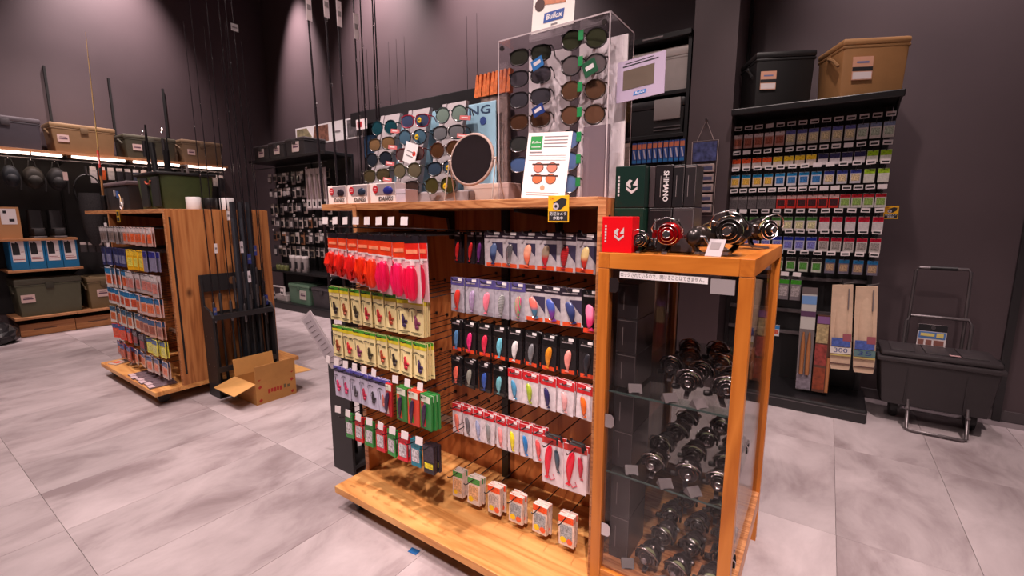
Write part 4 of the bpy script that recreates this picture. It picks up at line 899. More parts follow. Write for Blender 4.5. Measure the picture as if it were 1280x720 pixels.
# two cream bags
for i, x in enumerate((.115, .245)):
    q = thing('rod_bag', f'cream cloth bag with blue print, hanging {"beside the handle pack" if i == 0 else "beside the trolley"}', 'bag', (x, 3.80, .90), (0, -.055, 0), 'cream cloth bags')
    hook(t, x, 4.09, 3.79, .905, None, off=oR)
    body = MB(); prof = [(-.06,0),(.055,.005),(.058,-.2),(.06,-.42),(.056,-.56),(.05,-.585),(-.05,-.585),(-.056,-.56),(-.06,-.42),(-.062,-.2)]
    body.prism(prof, -.02, .02); build('bag', body, mat((206,176,150), .85, 0, .06, 0, 30), q)
    body2 = MB().ell(0, 0, -.29, .05, .034, .28, 12, 8); build('fill', body2, mat((206,176,150), .85, 0, .06, 0, 30), q, smooth=60)
    build('print', MB().box(-.052, .052, -.0365, -.0345, -.42, -.36), mat((70,90,160), .6, 0, .4, 0, 60), q)
    build('fish_print', MB().box(.01, .056, -.0375, -.0355, -.38, -.33), mat((150,80,90), .6), q)
    build('band', MB().box(-.058, .058, -.0365, -.0345, -.47, -.425), mat((216,206,200), .6) if i == 0 else mat((90,120,120), .6), q)
    build('yellow_stripe', MB().box(-.058, .058, -.0365, -.034, -.485, -.475), mat((190,170,100), .6), q)
    build('seam', MB().box(-.055, .055, -.03, -.0205, -.545, -.54), mat((90,60,56), .7), q)
    build('zip', MB().box(.03, .036, -.031, -.0205, -.16, -.02), mat((120,110,110), .5), q)
    build('string', MB().tube([(.05,0,-.005),(.06,.0,.02),(.0,-.006,.01)], .003, 4), mat((90,84,84), .6), q)
    text(q, '300' if i == 0 else '35', .045, mat((40,56,120), .5), (0, -.0372, -.447), width=.075)
# tall packs
q = thing('handle_pack', 'tall clear pack with wooden handles and blue header', 'tackle pack', (-.07, 3.80, .868), (.0, -.02, 0))
build('sleeve', MB().box(-.045, .045, 0, .012, -.75, 0), mat((110,100,100), .25), q)
build('header', MB().box(-.044, .044, -.002, 0, -.30, -.05), mat((190,186,180), .4), q); build('header_band', MB().box(-.044, .044, -.003, -.002, -.12, -.06), mat((110,150,200), .4), q); build('dark_band', MB().box(-.044, .044, -.003, -.002, -.21, -.17), mat((90,60,90), .4), q)
for s in (-1, 1): build('handle', MB().tube([(s*.018,-.012,-.32),(s*.018,-.013,-.42),(s*.018,-.014,-.63)], [.005,.013,.013], 8), mat((156,100,60), .5), q, smooth=60)
build('foot_label', MB().box(-.044, .044, -.002, 0, -.745, -.63), mat((120,110,120), .4, 0, .4, 0, 40), q)
q = thing('snack_pack', 'tall brown pack with red and yellow pictures beside handles', 'tackle pack', (.035, 3.80, .68), (.0, -.015, 0))
build('sleeve', MB().box(-.045, .05, 0, .014, -.56, 0), mat((90,56,44), .35), q)
build('top_band', MB().box(-.044, .03, -.002, 0, -.06, -.01), mat((130,90,140), .4), q)
build('yellow_picture', MB().box(-.044, .025, -.002, 0, -.20, -.065), mat((170,150,110), .4, 0, .4, 0, 40), q)
build('red_picture', MB().box(-.044, .025, -.002, 0, -.36, -.21), mat((140,56,50), .4, 0, .5, 0, 40), q)
build('amber_foot', MB().box(-.044, .025, -.002, 0, -.54, -.38), mat((130,56,30), .4, 0, .4, 0, 30), q)
build('wooden_rod', MB().tube([(.04,-.008,-.55),(.04,-.008,-.30)], .011, 8), mat((170,110,70), .5), q, smooth=60)
# coolers on the right rack
cooler('black bucket cooler with side handle on the wall rack top', (-.405, 3.905, 2.111), .385, .33, .36, .45, (20,18,19), (26,24,25), (214,160,134), .95, True, False, labx=-.27, labw=.26, big_label=True, hh=.3, pct=.12)
cooler('tan bucket cooler with side handle on the wall rack top', (.08, 3.905, 2.111), .385, .33, .345, .45, (164,120,76), (172,128,84), (214,160,134), .95, True, False, labx=-.18, labw=.3, big_label=True, hh=.3, pct=.12)
YEL = mat((236,176,30), .5)
def camera_sign(label, loc):
    q = thing('camera_sign', label, 'sign', loc)
    build('plate', MB().rbox(-.038, .038, -.003, 0, -.085, 0, .001), YEL, q)
    build('camera_picture', MB().prism([(-.018,-.022),(.012,-.008),(.03,-.012),(.027,-.03),(.008,-.044),(-.018,-.044)], -.0038, -.003), INK, q)
    build('lens_picture', MB().lathe([(.0001,-.0046),(.011,-.0046),(.011,-.0038)], 14, 'y', (-.008, 0, -.034)), mat((190,180,190), .4), q)
    build('pupil_picture', MB().lathe([(.0001,-.0052),(.005,-.0052),(.005,-.0046)], 12, 'y', (-.008, 0, -.034)), INK, q)
    build('black_panel', MB().box(-.034, .034, -.0038, -.003, -.08, -.05), INK, q)
    text(q, '防犯カメラ', .0125, WHITE, (0, -.0042, -.0585), width=.06, name='lettering'); text(q, '作動中', .012, WHITE, (0, -.0042, -.0725), width=.036)
    text(q, '24h', .011, mat((200,70,30), .5), (-.022, -.0034, -.010))
    return q
camera_sign('yellow security camera sign on the sunglasses shelf edge', (-.722, 1.312, 1.422))
camera_sign('yellow security camera sign beside the wall rack of hooks', (.335, 3.98, 1.43))

# ================================================================== TROLLEY WITH BLACK BOX
t = thing('folding_trolley', 'grey steel folding trolley carrying a black storage box', 'trolley', (.645, 3.75, 0))
ST = mat((120,112,114), .35, .7)
build('handle_frame', MB().tube([(-.135,.33,.10),(-.135,.34,.66),(-.13,.345,1.0),(-.115,.346,1.02),(.125,.346,1.02),(.14,.345,1.0),(.145,.34,.66),(.145,.33,.10)], .0095, 8), ST, t, smooth=60)
build('handle_grip', MB().tube([(-.06,.346,1.02),(.075,.346,1.02)], .013, 8), BLACK, t, smooth=60)
build('lower_frame', MB().tube([(-.15,.30,.10),(-.15,.31,.66),(-.13,.312,.695),(.155,.312,.695),(.175,.31,.66),(.175,.30,.10)], .0105, 8), ST, t, smooth=60)
build('foot_frame', MB().tube([(-.125,.02,.19),(-.125,-.045,.02),(-.105,-.06,.014),(.135,-.06,.014),(.155,-.045,.02),(.155,.02,.19)], .010, 8), ST, t, smooth=60)
build('axle', MB().tube([(-.16,.22,.09),(.20,.22,.09)], .008, 6), ST, t)
for sx in (-.175, .21):
    w_ = build('wheel', MB().lathe([(.06,-.022),(.088,-.018),(.09,0),(.088,.018),(.06,.022)], 20, 'x', (sx, .22, .09)), BLACK, t, smooth=40)
    build('hub', MB().lathe([(.03,-.025),(.03,.025)], 12, 'x', (sx, .22, .09)), DARK, w_)
build('bed_rail', MB().box(-.14, -.12, -.02, .30, .135, .145).box(.145, .165, -.02, .30, .135, .145), ST, t)
build('tag_card', MB().box(-.085, .06, .295, .299, .50, .645), PAPER, t)
build('tag_top', MB().box(-.085, .06, .2935, .295, .60, .645), INK, t); build('tag_logo', MB().lathe([(.012,.2925),(.012,.2935)], 12, 'y', (-.01, 0, .625)), GREYM, t)
build('tag_band', MB().box(-.08, .055, .2935, .295, .55, .595).box(-.07, .0, .292, .2935, .565, .585, 1).box(.01, .045, .292, .2935, .56, .59, 1), [mat((90,130,190), .5), mat((226,206,120), .5)], t)
build('tag_print', MB().box(-.08, -.05, .2935, .295, .505, .54).box(-.04, -.01, .2935, .295, .505, .54).box(.0, .05, .2935, .295, .505, .54), mat((140,90,80), .5), t)
q = thing('storage_box', 'large black lidded storage box carried on the trolley', 'box', (.638, 3.915, .147))
build('body', MB().taper(.285, .165, 0, .285, .90, .02), mat((46,40,42), .5, 0, .05, 0, 20), q, smooth=40)
build('rim', MB().rbox(-.30, .30, -.18, .18, .285, .315, .01), mat((52,46,48), .45), q, smooth=40)
l = build('lid', MB().rbox(-.285, .285, -.165, .165, .316, .352, .016), mat((50,44,46), .45), q, smooth=40)
for sx in (-.17, 0, .17): build('lid_ridge', MB().rbox(sx-.06, sx+.06, -.12, .12, .351, .358, .004), mat((56,50,52), .45), l, smooth=40)
build('lid_sticker', MB().box(.05, .10, -.13, -.10, .358, .3595), mat((190,150,150), .5), l)
for sx in (-1, 1): build('latch', MB().rbox(sx*.295-.016, sx*.295+.016, -.05, .05, .25, .335, .006), BLACK, q, smooth=40)
for sx in (-.14, .14): build('body_rib', MB().box(sx-.003, sx+.003, -.163, -.152, .03, .275), mat((40,35,37), .5), q)

# ================================================================== DISPLAY CASE
cx0, cx1, cy0, cy1, cz = -.556, -.141, 1.26, 2.05, 1.25
t = thing('glass_case', 'wooden framed glass display case full of reels', 'display case', (cx0, cy0, 0)); W = cx1-cx0; D = cy1-cy0; P_ = .034
for px in (0, W-P_):
    for py in (0, D-P_): build('post', MB().rbox(px, px+P_, py, py+P_, 0, cz-.047, .0015), CASEW, t)
for py in (0, D-P_): build('top_frame', MB().rbox(P_, W-P_, py, py+P_, cz-.046, cz, .0015), CASEX, t)
CASEY = wood('case_wood_side', (170,92,28), (192,112,40), (206,126,52), 'Y', .8, .35, knots=False)
for px in (0, W-P_): build('top_frame', MB().rbox(px, px+P_, 0, D, cz-.046, cz-.0002, .0015), CASEY, t)
build('top_board', MB().box(P_, W-P_, P_, D-P_, cz-.022, cz-.004), CASEX, t)
build('floor_board', MB().box(.002, W-.002, .02, D-.002, .20, .222), PLY, t)
for py in (.002, D-.026): build('bottom_rail', MB().rbox(P_, W-P_, py, py+.024, .14, .215, .0015), CASEX, t)
for px in (.002, W-.026): build('bottom_rail', MB().rbox(px, px+.024, P_, D-P_, .14, .20, .0015), CASEY, t)
dr = build('door_pane', MB().box(P_+.002, W-P_-.002, .010, .016, .222, cz-.05), CLEAR, t)
build('side_pane', MB().box(W-.020, W-.014, P_+.002, D-P_-.002, .205, cz-.05), CLEAR, t); build('side_pane', MB().box(.014, .020, P_+.002, D-P_-.002, .205, cz-.05), CLEAR, t)
build('back_pane', MB().box(P_+.002, W-P_-.002, D-.018, D-.012, .222, cz-.05), CLEAR, t)
GE = mat((70,92,88), .15)
SHZ = (.545, .815)
for z in SHZ:
    s = build('glass_shelf', MB().box(.022, W-.022, .03, D-.03, z, z+.006), glass('shelf_glass', (.9,.95,.93), .02, 1.0), t)
    build('shelf_edge', MB().box(.034, W-.034, .0285, .0299, z, z+.006), GE, s)
for z in (1.155, .73, .36): build('hinge', MB().prism([(.032,z-.022),(.056,z-.022),(.064,z-.012),(.064,z+.012),(.056,z+.022),(.032,z+.022)], .004, .0095), CHROME, dr)
build('lock_plate', MB().box(W-.10, W-.042, .002, .0095, cz-.095, cz-.056), mat((170,160,162), .35, .3), dr)
lb = build('notice_label', MB().box(.065, W-.108, .0065, .0095, cz-.072, cz-.054), WHITE, dr)
text(lb, 'ロックされているので、開けることはできません。', .0135, INK, (.065+(W-.173)/2, .0062, cz-.063), width=W-.185)

# boxed reels inside, beside the gondola
def reel_box(label, loc, w_, d_, h_, col, rot=0, logo=None, word=None, group=None, printc=(120,112,112), frame=False):
    q = thing('reel_box', label, 'box', loc, rot, group)
    b_ = build('carton', MB().rbox(0, w_, 0, d_, 0, h_, .0015), mat(col, .3), q)
    if frame: build('edge_line', MB().box(w_*.96, w_*.975, -.0006, 0, h_*.04, h_*.96).box(w_*.1, w_*.96, -.0006, 0, h_*.94, h_*.955), mat(printc, .4), q)
    if logo == 'd':
        m_ = mat((196,186,186), .4) if sum(col) < 300 else mat((220,150,150), .4); cx, cz_ = w_*.58, h_*.52; s = h_*.14
        l1 = [(cx-s, cz_-s*.6), (cx, cz_-s*1.35), (cx+s, cz_-s*.6), (cx+s, cz_-s*.15), (cx, cz_-s*.85), (cx-s, cz_-s*.1)]
        l2 = [(cx-s, cz_+s*.15), (cx-s*.2, cz_-s*.45), (cx-s*.2, cz_), (cx-s*.35, cz_+s*.35), (cx+s*.05, cz_+s*.9), (cx-s*.45, cz_+s*1.1), (cx-s, cz_+s*.55)]
        l3 = [(cx+s*.15, cz_+s*.1), (cx+s, cz_-s*.05), (cx+s, cz_+s*1.35), (cx+s*.55, cz_+s*.75)]
        build('emblem', MB().prism(l1, -.001, 0).prism(l2, -.001, 0).prism(l3, -.001, 0), m_, q)
        mb = MB()
        for k in range(6): mb.box(w_*.1, w_*.16, -.0008, 0, h_*(.28+.085*k), h_*(.34+.085*k))
        build('side_print', mb, m_, q)
    if word: text(q, word, h_*.17, mat((206,200,200), .4), (w_*.62, -.0008, h_*.5), (PI/2, PI/2, 0), width=h_*.72, bold=.0005)
    if word or frame: build('small_print', MB().box(w_*.3, w_*.34, -.0008, 0, h_*.25, h_*.75), mat(printc, .5), q)
    return q
reel_box('bright red reel box on the display case', (-.553, 1.272, cz+.0005), .092, .060, .104, (214,12,24), 0, 'd')
reel_box('dark green reel box on top of a stack on the case', (-.553, 1.362, cz+.132), .092, .15, .124, (18,40,34), 0, 'd')
reel_box('black reel box with white word, on top of the stack', (-.441, 1.40, cz+.132), .050, .10, .124, (30,26,28), 0, None, 'SHIMANO')
reel_box('black reel box with grey side panel between lettered boxes', (-.4595, 1.40, cz+.132), .017, .10, .122, (66,56,58), 0)
reel_box('black reel box with small label, next to lettered box', (-.389, 1.40, cz+.132), .031, .09, .122, (30,28,30), 0, None, None, None, (130,120,120), True)
reel_box('charcoal reel box at the free end of the stack', (-.356, 1.40, cz+.132), .031, .09, .120, (38,34,36), 0, None, None, None, (130,120,120), True)
reel_box('dark green reel box at the bottom of the stack', (-.553, 1.362, cz+.0005), .092, .15, .130, (20,46,36), 0)
reel_box('black reel box at bottom of the stack behind reels', (-.459, 1.40, cz+.0005), .072, .10, .130, (34,30,32), 0, None, None, None, (110,104,104), True)
reel_box('grey reel box at the bottom free end of stack', (-.385, 1.40, cz+.0005), .060, .10, .130, (60,52,54), 0, None, None, None, (110,104,104), True)
for si, (z0, hs_) in enumerate(((.2225, .155), (.5515, .125), (.8215, .11))):
    for k in range(2 if si < 2 else 3):
        sn = ['floor of the case', 'lower glass shelf', 'upper glass shelf'][si]; pos = ['bottom', 'upper', 'topmost'][k]
        reel_box(f'{pos} black reel box of the stack on the {sn}', (cx0+.036, cy0+.07, z0+k*(hs_+.001)), .066, .16, hs_, (44,40,42) if si else (58,54,54), 0, None, None, 'black reel boxes in the case', (110,104,104), True)

# ================================================================== REELS
def reel_proto(spool, body, rotor, knob=(24,22,24), accent=(150,146,148)):
    def fn():
        bm_ = mat(body, .28, .55); rm = mat(rotor, .22, .6); sm_ = mat(spool, .18, .75); km = mat(knob, .5); am = mat(accent, .2, .9)
        sp_ = MB().lathe([(.006,-.072),(.012,-.071),(.014,-.062),(.031,-.060),(.033,-.055),(.027,-.050),(.025,-.030),(.029,-.024),(.034,-.018)], 18, 'y', (0,0,.062)).mesh('spool', sm_, 45)
        knb = MB().lathe([(.004,-.082),(.010,-.081),(.011,-.072)], 12, 'y', (0,0,.062)).mesh('drag_knob', am, 45)
        rg = lambda r_, y_: [(r_*math.cos(a), y_, .062+r_*math.sin(a)) for a in [2*PI*k/18 for k in range(18)]]
        rings = MB().tube(rg(.031,-.0605), .0016, 4, True).tube(rg(.021,-.0635), .0012, 4, True).tube(rg(.011,-.0815), .0012, 4, True).mesh('spool_ring', CHROME, 60)
        line = MB().lathe([(.0272,-.050),(.0285,-.047),(.0285,-.033),(.0255,-.030)], 18, 'y', (0,0,.062)).mesh('line', mat((150,160,120), .6), 45)
        ro = MB().lathe([(.036,-.018),(.038,-.008),(.036,.010),(.024,.018)], 16, 'y', (0,0,.062))
        for s in (-1, 1): ro.prism([(s*.034,-.01),(s*.042,-.01),(s*.046,-.045),(s*.044,-.062),(s*.036,-.06),(s*.037,-.03)], .050, .074, 'z')
        ba = MB().tube([(-.041,-.056,.062),(-.046,-.066,.080),(-.032,-.078,.104),(0,-.082,.114),(.030,-.077,.103),(.045,-.066,.078),(.041,-.056,.062)], .0026, 6).mesh('bail', CHROME, 60)
        bo = MB().ell(0, .028, .060, .026, .034, .032, 12, 8).tube([(0,.03,.035),(-.004,.02,.015),(-.01,.0,.006)], [.010,.008,.007], 8)
        ft = MB().cbox(-.012, -.012, .006, .016, .10, .0065, 0, (.04, 0, .12)).mesh('foot', mat((120,114,116), .35, .6))
        ha = MB().tube([(-.024,.028,.062),(-.038,.028,.062),(-.044,.018,.040),(-.046,.010,.018)], [.007,.006,.0045,.004], 8).mesh('handle', am, 60)
        kn = MB().lathe([(.006,-.030),(.011,-.026),(.010,-.010),(.006,0)], 10, 'x', (-.040,.010,.017)).mesh('handle_knob', km, 50)
        cap = MB().lathe([(.010,0),(.010,.010),(.006,.014)], 10, 'x', (.024,.028,.062)).mesh('side_cap', am, 50)
        return [('body', bo.mesh('body', bm_, 50)), ('rotor', ro.mesh('rotor', rm, 45)), ('spool', sp_, [('drag_knob', knb), ('line', line), ('spool_ring', rings)]), ('bail', ba), ('foot', ft), ('handle', ha, [('handle_knob', kn)]), ('side_cap', cap)]
    return proto(('reel', spool, body, rotor), fn)
RR = reel_proto((200,20,26), (40,34,36), (150,24,28)); RG = reel_proto((196,150,60), (50,44,44), (60,50,46)); RB = reel_proto((60,54,52), (30,28,30), (40,36,38)); RK = reel_proto((70,66,68), (34,32,34), (44,42,44))
RC = reel_proto((150,90,50), (60,40,34), (70,50,40))
z = cz+.0005
place(RR, 'fishing_reel', 'red spinning reel standing on the display case', 'reel', (-.372, 1.332, z), (0, 0, .15), None, (.9,.9,.9))
bpy.data.objects
place(RG, 'fishing_reel', 'gold spinning reel behind the red reel on the case', 'reel', (-.292, 1.335, z), (0, 0, 2.8), None, (.8,.8,.8))
place(RG, 'fishing_reel', 'gold and black spinning reel in the middle of the case top', 'reel', (-.27, 1.60, z), (0, 0, .3), None, (.95,.95,.95))
place(RB, 'fishing_reel', 'black spinning reel with bright bail at the case edge', 'reel', (-.212, 1.40, z), (0, 0, -.1), None, (1.05,1.05,1.05))
place(RB, 'fishing_reel', 'black spinning reel behind the others on the display case', 'reel', (-.2, 1.75, z), (0, 0, .8))
place(RK, 'fishing_reel', 'dark reel beside the red box on the display case', 'reel', (-.445, 1.325, z), (0, 0, .0), None, (.6,.6,.6))
q = thing('price_leaflet', 'small grey leaflet leaning against the black reel on case', 'leaflet', (-.245, 1.285, z), (-.5, 0, -.3))
build('sheet', MB().box(-.022, .022, -.001, 0, 0, .05), mat((170,160,164), .5), q); build('print', MB().box(-.015, .012, -.0015, -.001, .02, .04), GREYINK, q)
# reels on the shelves
for si, (z0, rows) in enumerate(((.2225, [(.075, (-.385, -.29, -.2)), (.20, (-.37, -.28, -.19)), (.325, (-.39, -.29, -.2)), (.45, (-.36, -.25))]),
                                 (.5515, [(.075, (-.38, -.285, -.195)), (.195, (-.39, -.295, -.2)), (.32, (-.375, -.285, -.19)), (.445, (-.37, -.26))]),
                                 (.8215, [(.10, (-.30, -.205)), (.22, (-.385, -.29, -.2)), (.34, (-.36, -.25)), (.465, (-.39, -.29, -.2))]))):
    sn = ['wooden floor', 'lower glass shelf', 'upper glass shelf'][si]
    for ri, (dy, xs_) in enumerate(rows):
        for k, x in enumerate(xs_):
            cop = si == 2 and ri >= 2
            s = random.uniform(.78, .86)
            place(RC if cop else RK if (ri+k) % 2 else RB, 'fishing_reel', f'{"copper" if cop else "dark"} spinning reel on the {sn} inside the case', 'reel', (x, cy0+dy+.03, z0+.001), (random.uniform(-.06, 0), 0, random.uniform(-.2, .2)), f'{"copper" if cop else "dark"} reels on the {sn}', (s, s, s))
    for k, (x, dy) in enumerate(((-.45, .06), (-.34, .045), (-.26, .05))):
        q = thing('price_card', f'white price card lying on the {sn} of the case', 'price card', (x, cy0+dy, z0+.0005), (0, 0, .5+.2*k), f'price cards on the {sn}')
        build('card', MB().prism([(-.018,0),(.018,0),(.004,.022)], -.02, .02, 'x'), mat((110,104,106), .45), q); build('print', MB().box(-.015, .012, -.012, -.003, .0061, .0075), INK, q) if False else build('print', MB().box(-.012, .012, -.0195, -.0185, .001, .003), INK, q)

# ================================================================== SUNGLASSES AND TOP OF GONDOLA 2
def sunglass(frame, lens, style='round', w_=.15, rough=.25):
    def fn():
        rx, rz = (w_*.215, w_*.195) if style == 'round' else (w_*.222, w_*.18); cxl = w_*.255
        def ring(sgn):
            pts = []
            for k in range(16):
                a = 2*PI*k/16; c_, s_ = math.cos(a), math.sin(a); n = 2.0 if style == 'round' else 2.8
                r_ = (abs(c_)**n+abs(s_)**n)**(-1/n); x = rx*r_*c_; zz = rz*r_*s_
                if style != 'round' and s_ > 0: zz *= .85
                pts.append((sgn*cxl+x, -.002+.10*((sgn*cxl+x)**2)/w_*1.2, zz))
            return pts
        fr = MB().tube(ring(-1), .003, 5, True).tube(ring(1), .003, 5, True)
        fr.tube([(-cxl+rx*.9,-.003,rz*.35),(0,-.005,rz*.55),(cxl-rx*.9,-.003,rz*.35)], .0026, 5)
        for s in (-1, 1): fr.tube([(s*(cxl+rx*.8),.0,rz*.6),(s*w_*.49,.004,rz*.62),(s*w_*.495,.012,rz*.62)], .003, 5)
        fm = mat(frame, rough)
        lm = mat(lens, .06, .25)
        def lensm(sgn):
            p = ring(sgn); mb = MB(); c = (sgn*cxl, .10*cxl*cxl/w_*1.2-.0055, 0)
            mb.add([c]+p+[(x, y+.002, zz) for x, y, zz in p], [(0, 1+i, 1+(i+1) % 16) for i in range(16)]+[tuple(range(17, 33))]+[(1+i, 17+i, 17+(i+1) % 16, 1+(i+1) % 16) for i in range(16)])
            return mb.mesh('lens', lm, 60)
        tp = lambda s: MB().tube([(s*w_*.49,.012,rz*.62),(s*w_*.485,.040,rz*.55),(s*w_*.475,.058,-rz*.1)], [.0028,.0024,.0022], 5).mesh('temple', fm, 60)
        return [('frame', fr.mesh('frame', fm, 60)), ('lens', lensm(-1)), ('lens', lensm(1)), ('temple', tp(-1)), ('temple', tp(1))]
    return proto(('sg', frame, lens, style, w_), fn)

# acrylic case with two columns
ax0, ax1, ay0, ay1, az0, az1 = -1.062, -.622, 1.45, 1.66, 1.4165, 1.995
t = thing('acrylic_case', 'clear acrylic stand holding two columns of sunglasses', 'display case', (ax0, ay0, az0)); W = ax1-ax0; D = ay1-ay0; H = az1-az0
for nm, a in (('front_sheet', (0,W,0,.004,0,H-.004)), ('back_sheet', (0,W,D-.004,D,0,H-.004)), ('side_sheet', (0,.004,.004,D-.004,0,H-.004)), ('side_sheet', (W-.004,W,.004,D-.004,0,H-.004)), ('top_sheet', (0,W,0,D,H-.004,H))):
    build(nm, MB().box(*a), ACRYL, t)
AE = mat((190,176,180), .2)
build('edge', MB().box(-.0006,.0035,-.0008,-.0001,0,H).box(W-.0035,W+.0006,-.0008,-.0001,0,H).box(0,W,-.0008,-.0001,H-.004,H+.0005).box(W+.0001,W+.0008,D-.004,D,0,H).box(W+.0001,W+.0008,0,D,H-.004,H+.0005), AE, t)
for px in (.145, .36): build('column', MB().prism([(px-.09,.0),(px+.09,.0),(px+.09,H-.03),(px-.09,H-.03)], .125, .132), mat((236,226,228), .35), t)
build('side_foot', MB().box(W-.10, W-.006, .03, .04, .0, H*.42), mat((126,112,118), .3), t)
for px in (.02, W-.02): build('screw', MB().lathe([(.009,-.006),(.009,0)], 10, 'y', (px, -.0005, H-.03)), CHROME, t)
cR = [((34,30,28),(70,74,54),'green'), ((40,36,36),(120,110,110),'grey'), ((60,44,34),(110,80,60),'brown'), ((50,38,32),(120,86,66),'tan'), ((30,28,32),(110,140,190),'blue'), ((30,28,32),(96,130,184),'sky blue'), ((32,30,34),(104,146,200),'pale blue')]
for i, zz in enumerate((1.95, 1.868, 1.786, 1.704, 1.623, 1.548, 1.470)):
    f, l_, cn = cR[i]
    build('peg', MB().box(-.012, .012, 0, .06, -.012, .0), mat((214,204,208), .35), t, (.33, .065, zz-az0+.012))
    place(sunglass(f, l_, 'round', .165), 'sunglasses', f'{cn} lens sunglasses on the green-tagged column of the acrylic stand', 'sunglasses', (-.738, 1.50, zz), (0, .04, .22))
    g_ = thing('brand_tag', 'small green tag tied at the bridge of sunglasses', 'tag', (-.738, 1.478, zz+.004), 0, 'green tags in the acrylic stand')
    build('tag', MB().rbox(-.009, .009, -.003, 0, -.014, .018, .001), mat((30,150,80), .45), g_); build('tag_string', MB().tube([(0,0,.018),(.0,.008,.02)], .001, 3), WHITE, g_)
cL = [((34,30,30),(64,66,56),'olive'), ((36,32,34),(90,84,90),'smoke'), ((36,32,34),(80,78,84),'charcoal'), ((56,40,32),(96,66,48),'amber'), ((36,34,36),(70,72,70),'dark'), ((34,32,36),(90,120,170),'blue')]
for i, zz in enumerate((1.942, 1.867, 1.792, 1.712, 1.632, 1.556)):
    f, l_, cn = cL[i]
    build('peg', MB().box(-.012, .012, 0, .06, -.012, .0), mat((214,204,208), .35), t, (.115, .065, zz-az0+.012))
    place(sunglass(f, l_, 'square', .165), 'sunglasses', f'{cn} lens sunglasses on the blue-tagged column of the acrylic stand', 'sunglasses', (-.955, 1.50, zz), (0, -.06, .22))
for i, (x, zz) in enumerate(((-.905, 1.895), (-.90, 1.735))):
    g_ = thing('swing_tag', f'blue swing tag hanging on sunglasses, {"light and upper" if i == 0 else "dark and lower"}', 'tag', (x, 1.472, zz), (0, -.35, 0))
    build('tag', MB().box(-.024, .024, -.002, 0, -.018, .018), mat((40,120,190) if i == 0 else (30,60,130), .45), g_); build('tag_print', MB().box(-.015, .015, -.0026, -.002, -.004, .008), WHITE, g_)
g_ = thing('swing_tag', 'green swing tag with white print on grey sunglasses', 'tag', (-.70, 1.472, 1.845), (0, -.35, 0))
build('tag', MB().box(-.025, .025, -.002, 0, -.024, .024), mat((24,90,56), .45), g_); build('tag_print', MB().box(-.015, .015, -.0026, -.002, -.006, .008), WHITE, g_)
# flyer in front
t = thing('flyer', 'white flyer with two brown sunglasses pictures and green logo', 'flyer', (-.812, 1.358, 1.4165), (-.13, .06, .05))
build('sheet', MB().box(-.083, .083, -.0015, 0, 0, .222), mat((238,226,224), .55), t)
gq = build('logo_square', MB().box(-.07, -.025, -.0022, -.0015, .165, .21), mat((40,140,66), .5), t)
text(gq, 'Bullox', .012, WHITE, (-.0475, -.0026, .189), width=.036, italic=.2); build('logo_line', MB().box(-.065, -.03, -.0026, -.0022, .172, .174), WHITE, gq)
mb = MB()
for k in range(4): mb.box(-.018, .07, -.002, -.0015, .205-.011*k, .2085-.011*k)
mb.box(-.07, -.02, -.002, -.0015, .153, .158)
for k in range(3): mb.box(-.07, .07, -.002, -.0015, .144-.008*k, .1455-.008*k)
for k in range(2): mb.box(-.065, .06, -.002, -.0015, .018-.008*k, .0195-.008*k)
build('small_print', mb, GREYINK, t)
for k, (zz, c) in enumerate(((.104, (206,120,100)), (.066, (206,104,60)))):
    l_ = MB(); f = MB()
    for s in (-1, 1):
        l_.lathe([(.0001,-.0024),(.0175,-.0024),(.0175,-.0015)], 14, 'y', (s*.026-.002, 0, zz))
        f.tube([(s*.026-.002+.019*math.cos(a), -.002, zz+.0165*math.sin(a)) for a in [2*PI*j/14 for j in range(14)]], .0012, 4, True)
    f.box(-.053, .05, -.0026, -.0018, zz+.008, zz+.013)
    build('lens_picture', l_, mat(c, .5), t); build('frame_picture', f, mat((70,40,34), .5), t)
build('skin_picture', MB().lathe([(.0001,-.0022),(.009,-.0022),(.009,-.0015)], 10, 'y', (-.004, 0, .036)), mat((220,150,120), .5), t)
# card on top
t = thing('brand_card', 'white brand card with blue logo on the acrylic stand', 'sign', (-.845, 1.47, az1+.0005), (-.05, -.0, 0))
build('card', MB().prism([(-.085,0),(.082,.0),(.088,.14),(-.078,.14)], -.002, 0), mat((246,238,232), .5), t)
lg = build('logo_plate', MB().prism([(-.036,.026),(.042,.026),(.046,.058),(-.032,.058)], -.003, -.002), mat((50,84,160), .45), t)
text(lg, 'Bullox', .026, WHITE, (.005, -.0036, .042), width=.066, italic=.25, bold=.0006)
build('face_picture', MB().prism([(-.06,.09),(.05,.075),(.05,.139),(-.07,.139)], -.003, -.002), mat((206,130,96), .5, 0, .3, 0, 60), t)
build('hair_picture', MB().lathe([(.0001,-.0036),(.02,-.0036),(.02,-.003)], 12, 'y', (-.052, 0, .09)), mat((70,36,34), .6), t)
build('small_print', MB().box(-.005, .02, -.0026, -.002, .012, .018), GREYINK, t)
